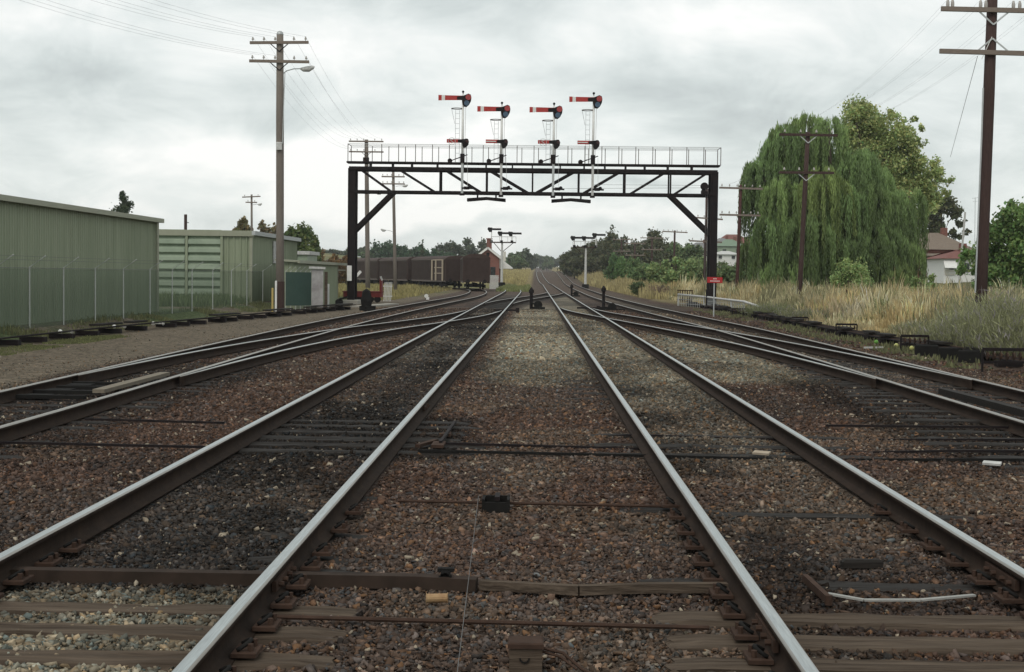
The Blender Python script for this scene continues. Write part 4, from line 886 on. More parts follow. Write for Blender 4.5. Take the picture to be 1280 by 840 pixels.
# red trolley
TY = 84.5; xa = at(443, 370, TY).x; xb = at(478, 370, TY).x; t = empty('platform_trolley', ((xa+xb)/2, TY, 0), 0, 'low red flat trolley with one upright end parked behind the left gantry leg', 'trolley')
zc = ht(460, 368, TY)
MB().box(((xa+xb)/2-.3, TY, zc), (xb-xa+.6, .9, .30)).build('side_frame', M_DKRED, t); MB().box(((xa+xb)/2-.3, TY, zc+.17), (xb-xa+.7, 1.0, .05)).build('deck', M_DKRED, t)
MB().box((xb-.07, TY, zc+.55), (.12, .8, .75)).build('end_board', M_DKRED, t); MB().box((xb-.02, TY-.45, zc+.95), (.1, .06, .25), ry=-.4).build('handle', M_WHITED, t)
MB().disc((at(461.5, 368, TY).x, TY-.48, zc), .07, .04, 'Y', 10).build('reflector', M_WHITE, t)
for x in (xa-.1, xa+.35, xb-.65, xb-.25):
    w = MB().disc((x, TY-.35, .2), .2, .09, 'Y', 14).build('wheel', M_BLACK, t); MB().disc((x, TY-.4, .2), .09, .05, 'Y', 10).build('hub', M_IRON, w)
# white picket
PY = 86; t = empty('picket_gate', at(484, 378, PY), 0, 'small white slatted gate leaning beside the red trolley', 'gate')
for i in range(6): x = at(480.5+i*1.7, 365, PY).x; MB().box((x, PY, .62), (.04, .03, 1.15), ry=.06).build('picket', M_WHITE, t)
for z in (.35, .95): MB().box((at(484.5, 365, PY).x, PY+.04, z), (.55, .03, .07)).build('rail', M_WHITE, t)
# concrete strip
a = gnd(446, 384); b_ = gnd(491, 380.5); solo(MB().bar(a, b_, .7, .12), 'concrete_kerb', M_CONC, a, 'pale strip of concrete on the ground before the red trolley', 'kerb')
q = gnd(667, 392)

# ------------------------------------------------------------------ vans
def van(L_=13.6, pale=False, pl=None):
    t = empty('goods_van', (0, 0, 0), 0, '-', 'railway van', 'brown goods vans standing in the siding'); W = 2.75; z0, z1 = .98, 3.35
    b = MB()
    b.box((0, 0, (z0+z1)/2), (W, L_, z1-z0))
    for i in range(17):
        for s in (-1, 1): b.box((s*(W/2+.02), 0, z0+.2+i*.125), (.045, L_-.3, .05), ry=s*.5)
    b.build('body', M_VAN, t)
    for s in (-1, 1):
        e = MB()
        for i in range(10): e.box((0, s*(L_/2+.02), z0+.3+i*.2), (W-.25, .045, .07))
        for x in (-W/2+.08, W/2-.08): e.box((x, s*(L_/2+.02), (z0+z1)/2), (.12, .06, z1-z0))
        e.box((0, s*(L_/2+.02), z0+.08), (W, .08, .18)); e.build('end_framing', M_VAN, t)
        MB().disc((-.85, s*(L_/2+.3), 1.02), .2, .1, 'Y', 12).disc((.85, s*(L_/2+.3), 1.02), .2, .1, 'Y', 12).tube([(-.85, s*L_/2, 1.02), (-.85, s*(L_/2+.3), 1.02)], .07, 8).tube([(.85, s*L_/2, 1.02), (.85, s*(L_/2+.3), 1.02)], .07, 8).build('buffer', M_IRON, t)
    arc = [(W/2*1.03*math.cos(a), 0, z1+.48*math.sin(a)-.01) for a in np.linspace(0, math.pi, 13)]
    MB().prism(arc, (0, -L_/2-.08, 0), (0, L_/2+.08, 0)).build('roof', M_VAN2 if False else M_VAN, t)
    MB().box((W/2, 0, z1+.02), (.1, L_, .08)).box((-W/2, 0, z1+.02), (.1, L_, .08)).build('cornice', M_VAN2, t)
    MB().box((W/2-.05, 0, z0-.06), (.12, L_, .16)).box((-W/2+.05, 0, z0-.06), (.12, L_, .16)).build('sole_bar', M_VAN2, t)
    for s in (-1, 1):
        for k in (-1, 1):
            if pale or True:
                pass
        MB().box((s*(W/2+.05), -L_/2+2.0 if pale else -1.3, (z0+z1)/2), (.06, 1.9, z1-z0-.2)).build('door', M_VAN, t)
        if pale:
            f = MB(); x = s*(W/2+.1); yc = -L_/2+3.2
            for q in (-2.5, .1, 1.6): f.box((x, yc+q, (z0+z1)/2), (.08, .42, z1-z0))
            for zz in (.35, .62): f.box((x, yc-.9, z0+(z1-z0)*zz), (.06, 3.2, .1))
            f.box((x, yc-.5, z1-.03), (.06, 3.6, .12)); f.build('door_framing', M_PALEMET, t)
    for yb in (-L_/2+2.3, L_/2-2.3):
        bg = MB().box((0, yb, .55), (1.9, 2.3, .25)).box((.95, yb, .5), (.1, 2.5, .3)).box((-.95, yb, .5), (.1, 2.5, .3)).build('bogie', M_IRON, t)
        for dy in (-.85, .85):
            for s in (-1, 1): MB().disc((s*.75, yb+dy, .17+.42), .42, .12, 'X', 18).build('wheel', M_IRON, bg)
    MB().box((0, 0, .7), (.25, L_-.5, .3)).box((0, 0, .55), (1.6, 2.6, .35)).build('underframe', M_BLACK, t)
    return t
Sl = LINES['S']
def place_van(t, X, Y, X2, Y2, lb):
    t.location = ((X+X2)/2, (Y+Y2)/2, -.0); t.rotation_euler = (0, 0, -math.atan2(X2-X, Y2-Y)); t['label'] = lb
va = van(); vp = van(pale=True)
place_van(va, -6.05, 146.4, -7.0, 160, 'nearest brown louvred goods van, its arched end facing us')
for s in (-.85, .85):
    pass
ang = -.0
place_van(vp, -8.9, 162.2, -13.8, 175, 'second van, with pale framing round its door')
seq = [(-14.4, 176, -19.2, 188.8, 'third brown van, between the thin leaning pole and the pale-framed van'), (-19.6, 189.8, -24.6, 202.5, 'fourth brown van, right behind the wooden pole by the gantry leg'), (-25, 203.5, -30.4, 216, 'farthest brown van, beyond the red trolley')]
for s in seq: place_van(copy_tree(va), *s)
for s_, px in ((0, 583.5), (1, 604)):
    pass

t = empty('picket_fence', at(617, 358, 172), 0, 'short greyish white paling fence between the nearest van and the white bracket signal', 'fence')
zf0 = ht(617, 344, 172)
for i in range(9): MB().box((at(612.5+i*1.25, 350, 172).x, 172, zf0/2), (.10, .04, zf0)).build('paling', M_WHITED, t)
for z in (.4, zf0-.3): MB().box((at(617.5, 350, 172).x, 172.05, z), (1.15, .04, .09)).build('rail', M_WHITED, t)
# ------------------------------------------------------------------ station building and far bracket signals
SY = 232
bx = at(610, 340, SY).x; gzs = tz(bx, SY); ze = ht(610, 321.5, SY); zp = ht(610, 310, SY); wl = at(595.5, 330, SY).x; wr = at(624, 330, SY).x
st = empty('signal_cottage', (bx, SY, gzs), 0, 'red brick gabled railway building with white bargeboards behind the vans', 'building')
MB().prism([(wl, 0, gzs-1), (wr, 0, gzs-1), (wr, 0, ze), ((wl+wr)/2, 0, zp-.15), (wl, 0, ze)], (0, SY, 0), (0, SY+14, 0)).build('wall', M_BRICK, st)
xm = (wl+wr)/2; rf = MB()
for s, xe in ((-1, wl-.35), (1, wr+.35)):
    rf.prism([(xm, 0, zp+.1), (xe, 0, ze-.15), (xe, 0, ze-.03), (xm, 0, zp+.22)], (0, SY-.3, 0), (0, SY+14.4, 0))
rfo = rf.build('roof', M_ROOFG, st)
b = MB().bar((xm, SY-.38, zp+.02), (wl-.4, SY-.38, ze-.22), .08, .32).bar((xm, SY-.38, zp+.02), (wr+.4, SY-.38, ze-.22), .08, .32); b.build('bargeboard', M_WHITE, st)
ch = MB().box((xm+.1, SY+3, zp+.6), (.8, 1.1, 2.0)).build('chimney', M_BRICK, rfo); MB().box((xm+.1, SY+3, zp+1.55), (1.0, 1.3, .18)).build('chimney_cap', M_BRICK, ch)
MB().box((xm, SY-.03, ze+.45), (.5, .05, .55)).build('vent', M_BLACK, st)
for x in (wl+1.0, wr-1.0):
    w = MB().box((x, SY-.03, gzs+1.7), (.8, .05, 1.4)).build('window', M_WIN, st); MB().box((x, SY-.05, gzs+.95), (1.0, .12, .1)).build('sill', M_WHITE, w)
MB().prism([(wr, 0, ze-.1), (wr+2.1, 0, ze-1.65), (wr+2.1, 0, ze-1.8), (wr, 0, ze-1.8)], (0, SY+1, 0), (0, SY+9, 0)).build('awning', M_WHITE, st)
MB().box((wr+.75, SY+4, ze+.2), (.4, 2, 1.6)).build('side_bay', M_CREAM, st)

def bracket_signal(px, yb, ytop_beam, dolls, Yd, lb, beam, red=False):
    p = at(px, yb, Yd); X = p.x; zb = tz(X, Yd); zB = ht(px, ytop_beam, Yd); t = empty('bracket_signal', (X, Yd, zb), 0, lb, 'bracket signal', 'distant bracket signals')
    MB().tube([(X, Yd, zb-.3), (X, Yd, zB)], [.19, .13], 10).build('post', M_WHITED, t); MB().box((X, Yd, zb+.2), (.9, .9, .7)).build('base_box', M_BLACK, t)
    x0, x1 = at(beam[0], ytop_beam, Yd).x, at(beam[1], ytop_beam, Yd).x
    MB().box(((x0+x1)/2, Yd, zB), (x1-x0, .5, .16)).build('beam', M_RUST, t)
    MB().tube([(x0, Yd-.3, zB+.75), (x1, Yd-.3, zB+.75)], .03).tube([(x0, Yd+.3, zB+.75), (x1, Yd+.3, zB+.75)], .03).build('handrail', M_WHITED, t)
    for x in np.linspace(x0, x1, 4): MB().tube([(x, Yd-.3, zB), (x, Yd-.3, zB+.75)], .03).build('railing_post', M_WHITED, t)
    MB().tube([(X, Yd, zB-1.3), (x0+.3, Yd, zB)], .05).tube([(X, Yd, zB-1.3), (x1-.3, Yd, zB)], .05).build('strut', M_RUST, t)
    for dx, dy in dolls:
        q = at(dx, dy, Yd); d = MB().tube([(q.x, Yd, zB), (q.x, Yd, q.z+.25)], .07, 8).build('doll', M_WHITE, t)
        MB().box((q.x+.62, Yd-.12, q.z), (1.3, .04, .26)).build('arm', M_IRON, d)
        MB().prism([(q.x+.1, 0, q.z+.2), (q.x-.45, 0, q.z+.25), (q.x-.55, 0, q.z), (q.x-.3, 0, q.z-.4), (q.x+.05, 0, q.z-.35)], (0, Yd-.15, 0), (0, Yd-.08, 0)).build('spectacle', M_BLACK, d)
        MB().box((q.x, Yd-.1, zB+.1), (.35, .3, .35)).build('lamp', M_IRON, d)
    return t
bracket_signal(627, 359, 303, [(614.5, 286.5), (627, 291.5), (640, 291.8)], 191, 'white bracket signal with three arms on the left, near the brick building', (614, 645))
bracket_signal(731.7, 357, 309, [(718, 297.2), (731.7, 297.4), (745, 293.6)], 191, 'white bracket signal with three arms on the right, before the dark trees', (716, 746))

# ------------------------------------------------------------------ foliage
def leaves(name, P, size, C, parent=None, m=None, up=.0, asp=1.5):
    n = len(P); off = np.array(parent.location) if parent else 0
    u = RNG.normal(size=(n, 3)); u /= np.linalg.norm(u, axis=1)[:, None]; w = RNG.normal(size=(n, 3)); w[:, 2] -= 0
    w -= (w*u).sum(1)[:, None]*u; w /= np.linalg.norm(w, axis=1)[:, None]
    s = np.asarray(size).reshape(-1, 1)*np.ones((n, 1)); u *= s*asp/2; w *= s/2
    V = np.stack([P-u, P+w, P+u, P-w], 1)-off
    return mesh_np(name, V.reshape(-1, 3), np.arange(n*4).reshape(n, 4), m or M_LEAF, parent, colors=np.repeat(C, 4, 0))
def blob_points(blobs, n, shell=.55):
    b = np.array(blobs, float); vol = (b[:, 3]*b[:, 4]*b[:, 5])**.75; i = RNG.choice(len(b), n, p=vol/vol.sum())
    d = RNG.normal(size=(n, 3)); d /= np.linalg.norm(d, axis=1)[:, None]; r = shell+(1-shell)*RNG.random(n)**.7
    r = r*(1+.27*RNG.normal(size=n)); P = b[i, :3]+d*r[:, None]*b[i, 3:6]; return P, i
def ell(rx, ry, rz, n, c, small=.38, rs=None):
    """irregular cluster of foliage blobs filling an ellipsoid"""
    rs = rs or random.Random(1); out = []
    for k in range(n):
        while True:
            v = Vector((rs.uniform(-1, 1), rs.uniform(-1, 1), rs.uniform(-1, 1)))
            if .3 < v.length < 1: break
        q = rs.uniform(.6, 1.2)*small; out.append((c[0]+v.x*rx*(1-small*.6), c[1]+v.y*ry*(1-small*.6), c[2]+v.z*rz*(1-small*.6), rx*q, ry*q, rz*q*.85))
    return out
def trunk(t, base, top, r, limbs, name='trunk'):
    b = MB(); base = Vector(base); top = Vector(top); b.tube([base-Vector((0, 0, .4)), base+(top-base)*.5+Vector((.1, 0, 0)), top], [r, r*.75, r*.45], 9)
    for l in limbs: b.tube([base+(top-base)*.45, (base+(top-base)*.6+Vector(l))/2+Vector((0, 0, .3)), Vector(l)], [r*.5, r*.3, r*.08], 6)
    return b.build('trunk', M_BARK, t, smooth=True)
def tree(base, h, w, c, label, n=6000, ls=.22, nb=18, cat='tree', group=None, d=None, low=.25, seed=1, name='tree', small=.38, cvar=.22, off=(0, 0), blobs=None, shape=1.0):
    rs = random.Random(seed); base = Vector(base); d = d or w
    t = empty(name, base, 0, label, cat, group); cz = h*(low+(1-low)/2); rz = h*(1-low)/2
    bl = blobs or ell(w/2, d/2, rz, nb, (base.x+off[0], base.y+off[1], base.z+cz), small, rs)
    sub = []
    for (a, b, c_, r1, r2, r3) in bl:
        for q in range(7):
            v = Vector((rs.gauss(0, 1), rs.gauss(0, 1), rs.gauss(0, 1))).normalized()*rs.uniform(.3, 1.0); k = rs.uniform(.38, .8); sub.append((a+v.x*r1, b+v.y*r2, c_+v.z*r3, r1*k, r2*k, r3*k))
    bl = sub
    P, i = blob_points(bl, n, .35); cv = np.array([rs.uniform(1-cvar, 1+cvar) for _ in bl])[i]
    hue = RNG.normal(0, .12, len(P))
    C = 2.1*np.array(c)[None]*cv[:, None]*(1+RNG.normal(0, .18, len(P)))[:, None]; C[:, 0] *= 1+hue; C = np.clip(C, .005, .5)
    P[:, 2] = np.maximum(P[:, 2], base.z+.05)
    trunk(t, base, base+Vector((0, 0, h*.8)), max(.06, w*.03), [b[:3] for b in bl[::3]][:9])
    o = leaves('crown', P, RNG.uniform(.6, 1.3, len(P))*ls, C, t)
    return t
def px_tree(px, ytop, Y, wpx, c, label, ybase=None, **k):
    X = at(px, 340, Y).x; zb = tz(X, Y); zt_ = ht(px, ytop, Y); return tree((X, Y, zb), (zt_-zb)*1.13, wpx*Y/F, c, label, seed=int(px*7+ytop), **k)

# weeping willow
def willow():
    Y = 95; s = Y/F; bx = at(1040, 340, Y).x; zb = tz(bx, Y)
    t = empty('weeping_willow', (bx, Y, zb), 0, 'huge weeping willow with hanging curtains of fresh green leaves', 'willow tree')
    domes = []
    # px, ytop, width px, ybottom, depth offset
    for px, yt, w, yb, dy in ((978, 156, 36, 300, 0), (938, 205, 30, 300, .2), (1138, 238, 44, 345, 0), (1120, 236, 50, 330, .8), (985, 160, 70, 300, 0), (1010, 142, 60, 260, .5), (1032, 150, 50, 250, -1), (955, 198, 50, 300, -.3), (942, 215, 36, 330, .5), (970, 225, 60, 350, -2), (1065, 190, 80, 300, -.8), (1095, 205, 60, 300, .8),
                              (1020, 215, 70, 330, -2.6), (1050, 235, 60, 340, -2.4), (1105, 245, 70, 352, -1.2), (1132, 250, 40, 345, .6), (1085, 280, 80, 360, -2.4), (960, 270, 60, 366, -2.2), (1000, 268, 80, 366, -3.2), (1040, 300, 70, 366, -3.0), (940, 300, 40, 362, -.8), (1075, 230, 60, 310, -1.8),
                              (1118, 300, 60, 364, -1.8), (980, 320, 70, 368, -2.8), (1100, 325, 70, 372, -3), (1030, 180, 60, 300, 1.5), (1090, 185, 40, 280, 2), (975, 180, 40, 280, 1.6), (1055, 260, 100, 360, 2.6), (975, 262, 60, 360, 2.6)):
        domes.append((at(px, yt, Y).x, Y+dy, ht(px, yt, Y), w*s/2, ht(px, yb, Y)))
    Ps = []; Cs = []; U = []; twig = MB()
    for (cx, cy, zt_, r, zbm) in domes:
        nl = int(11*r*r+14); base = RNG.uniform(.72, 1.3); hue = RNG.uniform(-.05, .12)
        for k in range(nl):
            a = RNG.uniform(0, 2*math.pi); q = RNG.random()**.42; lock = RNG.uniform(.6, 1.45); Lk = (zt_-zbm)*RNG.uniform(.35, 1.05)*(.5+.5*q); sw = RNG.normal(0, .15)
            for m_ in range(int(RNG.integers(5, 12))):
                x0 = cx+r*q*.8*math.cos(a)+RNG.normal(0, .07); y0_ = cy+r*q*.8*math.sin(a)+RNG.normal(0, .07); z = zt_-.65*r*q*q+RNG.normal(0, .10)
                Ls = Lk*RNG.uniform(.6, 1.08); n = int(Ls/.12)+3; tt = np.linspace(0, 1, n); out = r*.26*(1-np.exp(-tt*4)); ph = RNG.uniform(0, 6)
                X = x0+out*math.cos(a)+sw*tt+.05*np.sin(tt*5+ph); Yy = y0_+out*math.sin(a)+.05*np.cos(tt*6+ph); Z = z+.25*r*np.sin(tt*math.pi)*(1-tt)**2-Ls*tt**1.1
                Ps.append(np.stack([X, Yy, Z], -1)+RNG.normal(0, .035, (n, 3)))
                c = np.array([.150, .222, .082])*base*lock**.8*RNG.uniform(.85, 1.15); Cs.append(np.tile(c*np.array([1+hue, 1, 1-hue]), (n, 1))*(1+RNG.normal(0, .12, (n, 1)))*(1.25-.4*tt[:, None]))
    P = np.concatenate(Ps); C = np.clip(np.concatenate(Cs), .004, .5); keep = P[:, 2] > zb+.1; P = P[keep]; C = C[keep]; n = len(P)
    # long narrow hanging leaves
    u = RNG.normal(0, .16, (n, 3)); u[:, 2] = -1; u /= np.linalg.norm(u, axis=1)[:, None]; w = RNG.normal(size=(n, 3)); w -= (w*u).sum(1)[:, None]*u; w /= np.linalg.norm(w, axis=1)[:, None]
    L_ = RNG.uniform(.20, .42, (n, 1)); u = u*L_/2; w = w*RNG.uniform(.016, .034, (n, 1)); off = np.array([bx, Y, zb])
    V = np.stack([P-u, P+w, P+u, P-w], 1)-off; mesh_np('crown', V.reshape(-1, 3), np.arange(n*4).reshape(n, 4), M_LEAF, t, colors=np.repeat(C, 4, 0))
    b = Vector((bx, Y, zb)); trunk(t, b, b+Vector((0, 0, 7.5)), .5, [(d[0], d[1], d[2]-.4) for d in domes])
    print('willow leaves', n)
willow()
# plane tree behind the willow
def px_blobs(L_, Y, dep=.8):
    s = Y/F; return [(at(x, y, Y).x, Y+random.uniform(-1.5, 1.5), ht(x, y, Y), r*s, r*s*dep*1.2, r*s*.95) for x, y, r in L_]
PB = [(1078, 138, 17), (1062, 148, 13), (1095, 150, 14), (1075, 165, 20), (1098, 185, 18), (1068, 190, 18), (1118, 150, 10), (1122, 168, 14), (1120, 195, 17), (1110, 220, 20), (1138, 185, 9), (1148, 178, 7), (1145, 205, 14), (1140, 232, 18), (1165, 205, 9), (1163, 222, 12), (1178, 218, 7), (1186, 226, 6), (1165, 242, 12), (1130, 250, 20), (1152, 256, 12), (1172, 250, 7), (1150, 160, 5), (1090, 240, 25), (1120, 137, 5), (1143, 150, 5), (1188, 240, 6), (1060, 170, 15), (1085, 210, 32), (1104, 172, 24), (1134, 214, 24), (1148, 238, 22), (1086, 158, 22), (1128, 178, 18), (1160, 228, 16), (1118, 240, 28), (1142, 196, 13), (1070, 185, 26)]
tree((at(1095, 340, 112).x, 112, tz(at(1095, 340, 112).x, 112)), 10, 9, (.165, .195, .075), 'tall open-crowned yellow-green tree rising behind the willow', n=60000, ls=.145, blobs=px_blobs(PB, 112), seed=5)
# dark eucalypt behind the houses
EB = [(1165, 262, 14), (1180, 258, 12), (1192, 266, 9), (1155, 275, 14), (1165, 285, 12), (1200, 280, 6), (1188, 290, 6), (1170, 300, 9), (1150, 298, 12), (1198, 296, 5), (1205, 290, 4)]
tree((at(1175, 340, 190).x, 190, tz(at(1175, 340, 190).x, 190)), 11, 6, (.045, .05, .022), 'dark gum tree with gaps in its crown behind the white cottage', n=6000, ls=.3, blobs=px_blobs(EB, 190), seed=6)
RB = [(1255, 285, 22), (1275, 275, 22), (1238, 300, 18), (1265, 315, 30), (1290, 300, 30), (1235, 325, 22), (1225, 345, 16), (1255, 345, 25), (1216, 318, 8), (1250, 268, 8), (1272, 258, 8), (1295, 265, 20), (1300, 340, 30), (1212, 335, 8), (1232, 283, 8)]
tree((at(1262, 340, 75).x, 75, tz(at(1262, 340, 75).x, 75)), 4, 4, (.07, .11, .035), 'broad leafy green tree at the right edge behind the nearest pole', n=24000, ls=.14, blobs=px_blobs(RB, 75), seed=7)
SB = [(1065, 340, 17), (1055, 352, 14), (1078, 345, 13), (1070, 357, 15), (1062, 328, 8)]
tree((at(1066, 340, 84).x, 84, tz(12, 84)), 2.5, 2, (.12, .16, .06), 'pale green shrub growing in front of the willow', n=5000, ls=.09, blobs=px_blobs(SB, 84), name='shrub', cat='shrub', seed=8)
SB = [(1152, 355, 10), (1163, 360, 9), (1148, 365, 9), (1160, 370, 9), (1156, 347, 5)]
tree((at(1156, 340, 70).x, 70, tz(18, 70)), 1.6, 1.5, (.11, .15, .055), 'leafy green bush in the grass between willow and cottage', n=3000, ls=.08, blobs=px_blobs(SB, 70), name='shrub', cat='shrub', seed=9)
# left trees
CB = [(156, 275, 9), (156, 264, 9), (156, 256, 8), (157, 249, 6), (157, 244, 4), (157, 241, 2.5)]
tree((at(156, 340, 150).x, 150, tz(at(156, 340, 150).x, 150)), 9, 1.5, (.026, .038, .018), 'narrow dark cypress top showing above the long shed roof', n=4500, ls=.16, blobs=px_blobs(CB, 150)+[(at(156, 340, 150).x, 150, 3.5, .8, .8, 3)], name='cypress', seed=40)
px_tree(303, 281, 170, 26, (.085, .075, .03), 'brownish tree crown just above the middle shed roof, left of its twin', n=2200, ls=.3, low=.4)
px_tree(333, 280, 175, 30, (.095, .08, .04), 'browner sparse tree crown beside the tall pole', n=1500, ls=.3, low=.4)
px_tree(372, 284, 130, 42, (.055, .075, .025), 'bushy green tree behind the sheds right of the tall pole', n=5000, ls=.24, low=.05, nb=24)
px_tree(392, 300, 140, 22, (.06, .08, .03), 'small green bush right of the tree behind the sheds', n=2500, ls=.22, low=.05)
rsd = random.Random(4)
GB = 'rusty brown scrub beyond the low shed'
for px, yt, w, lb in ((398, 320, 26, 'first clump of brown scrub, nearest the green tree'), (416, 319, 24, 'second clump of brown scrub above the low shed'), (432, 322, 22, 'third clump of brown scrub beside the gantry leg'), (384, 318, 24, 'greener clump of scrub above the fence end')):
    px_tree(px, yt, 160, w, (.10, .065, .03), lb, n=2500, ls=.2, low=.0, nb=16, name='shrub', cat='shrub', group=GB)
FL = 'far trees along the left horizon'
far_l = [(402, 312, 520, 26, 0), (418, 312, 520, 24, 0), (431, 314, 520, 20, 0), (452, 308, 430, 24, 0), (442, 313, 480, 22, 0), (473, 309, 380, 26, 1), (484, 304, 380, 24, 1), (500, 307, 380, 26, 1), (507, 314, 370, 18, 1), (520, 306, 380, 16, 1), (512, 311, 400, 16, 0), (531, 313, 370, 18, 1), (545, 310, 380, 18, 1), (536, 316, 380, 20, 0),
         (590, 303, 500, 22, 0), (603, 304, 500, 16, 0), (637, 318, 460, 26, 2), (647, 316, 480, 20, 2), (657, 313, 520, 16, 0), (664, 316, 700, 14, 0), (675, 320, 900, 14, 0), (688, 321, 950, 14, 0), (700, 322, 900, 14, 0), (650, 322, 420, 18, 2), (560, 318, 400, 24, 1), (464, 316, 400, 22, 2), (495, 316, 390, 24, 2), (575, 318, 480, 20, 2), (683, 323, 800, 12, 2)]
words_l = ['leftmost of the hilltop', 'second of the hilltop', 'third of the hilltop', 'rounded', 'lower rounded', 'first dark', 'tallest dark', 'broad dark', 'low dark', 'pointed', 'greyish', 'squat dark', 'bushy dark', 'half-hidden', 'high left', 'high right', 'green', 'paler green', 'spiky', 'small round', 'hazy', 'hazier', 'farthest', 'lower green', 'flat', 'low leftward', 'low middle', 'low ridge', 'tiny']
where_l = ['above the low shed', 'above the low shed', 'beside the gantry leg', 'between gantry leg and wooden pole', 'behind the gantry leg', 'right of the wooden pole', 'above the brown vans', 'by the thin leaning pole', 'below the leaning pole top', 'above the third van', 'above the third van', 'above the pale-framed van', 'above the pale-framed van', 'above the pale-framed van', 'left of the brick chimney', 'touching the brick chimney', 'right of the bracket signal', 'right of the bracket signal', 'left of the vanishing rails', 'above the vanishing rails', 'on the skyline over the rails', 'on the skyline right of the rails', 'on the skyline before the dark wood', 'beside the bracket signal post', 'above the nearest van', 'behind the wooden pole', 'behind the thin pole', 'left of the brick gable', 'where the rails vanish']
for (px, yt, Y, w, ci), wd, wh in zip(far_l, words_l, where_l):
    c = ((.040, .050, .028), (.028, .050, .026), (.055, .075, .035))[ci]
    px_tree(px, yt, Y, w*1.25, c, wd+' distant tree '+wh, n=1500, ls=.5*Y/400, low=.02, nb=12, group=FL, small=.42)
# umbrella pine
UB = [(552, 313, 8), (562, 310, 9), (572, 312, 8), (578, 316, 6), (547, 317, 5), (565, 315, 8)]
tree((at(562, 340, 420).x, 420, tz(-25, 420)), 7, 6, (.035, .042, .026), 'flat-topped umbrella pine above the pale-framed van', n=2500, ls=.5, blobs=px_blobs(UB, 420), seed=13, name='umbrella_pine')
# conifer spire
px_tree(527, 300, 300, 6, (.03, .04, .02), 'thin dark spire of a conifer above the vans', n=600, ls=.3, low=0, nb=10, name='conifer')
# right dark wood
FR = 'dark trees behind the right bracket signal'
rw = [(712, 314, 330, 30, 0), (725, 307, 330, 34, 0), (740, 304, 330, 34, 0), (752, 296, 310, 34, 0), (768, 290, 300, 36, 0), (784, 297, 290, 32, 0), (772, 308, 280, 40, 0), (796, 305, 280, 28, 0), (806, 303, 270, 26, 0), (818, 293, 280, 28, 0), (830, 301, 270, 26, 0), (845, 306, 260, 24, 3), (858, 302, 250, 22, 3), (868, 306, 250, 20, 3), (735, 322, 300, 34, 0), (718, 324, 300, 26, 0), (803, 316, 250, 34, 0), (832, 318, 240, 30, 0)]
wr_ = ['leftmost, lowest of the dark trees', 'rounded tree left of the bracket signal', 'tree right behind the bracket signal', 'tree under the rightmost far signal arm', 'tallest tree of the dark wood', 'tree right of the tallest one', 'broad tree low in the dark wood', 'tree with a pole before it', 'narrow tree between two poles', 'brown-tipped tree behind the wide crossarm', 'tree left of the clear pole', 'lighter tree right of the clear pole', 'lighter tree before the hill houses', 'small light tree beside the gantry leg', 'low tree behind the signal post', 'low tree at the wood edge by the rails', 'low tree behind the shrubs', 'low tree behind the pale shrubs']
for (px, yt, Y, w, ci), lb in zip(rw, wr_):
    px_tree(px, yt, Y, w*1.2, ((.042, .046, .022), 0, 0, (.06, .085, .035))[ci], lb, n=3200, ls=.36, low=.0, nb=18, group=FR)
GR = 'green shrubs along the right cutting'
for px, yt, Y, w, c, lb in ((765, 316, 205, 18, (.045, .075, .03), 'upright dark green shrub left of the others'), (776, 321, 200, 16, (.05, .085, .03), 'second upright shrub, against the distant pole'), (790, 319, 190, 20, (.05, .078, .03), 'shrub between two distant poles'), (806, 328, 160, 24, (.06, .085, .035), 'low shrub right of the distant poles'),
                           (825, 325, 150, 28, (.075, .10, .04), 'pale shrub under the clear pole'), (845, 322, 140, 30, (.075, .105, .04), 'broad pale green shrub behind the clear pole foot'), (866, 322, 135, 30, (.08, .105, .045), 'pale green shrub left of the gantry leg'), (885, 328, 130, 24, (.07, .09, .04), 'shrub behind the right gantry leg'), (905, 325, 140, 26, (.05, .065, .03), 'dark shrub between gantry leg and reddish pole'), (930, 322, 125, 26, (.055, .065, .03), 'dark shrub against the willow by the reddish pole'), (918, 329, 120, 30, (.05, .07, .03), 'low dark shrub under the hill houses')):
    px_tree(px, yt, Y, w*1.25, tuple(k*1.35 for k in c), lb, n=3600, ls=.17, low=.0, nb=14, name='shrub', cat='shrub', group=GR)
q = gnd(797, 371); tree((q.x, q.y, 0), 1.35, 1.5, (.05, .07, .03), 'small round bush standing alone by the outer right track', n=1600, ls=.09, low=0, name='shrub', cat='shrub', seed=31)
q = gnd(822, 373); tree((q.x, q.y, 0), 1.3, 2.2, (.10, .07, .05), 'bare reddish brush heap left of the rusty grille', n=900, ls=.06, low=0, name='brush_heap', cat='brush', seed=32)

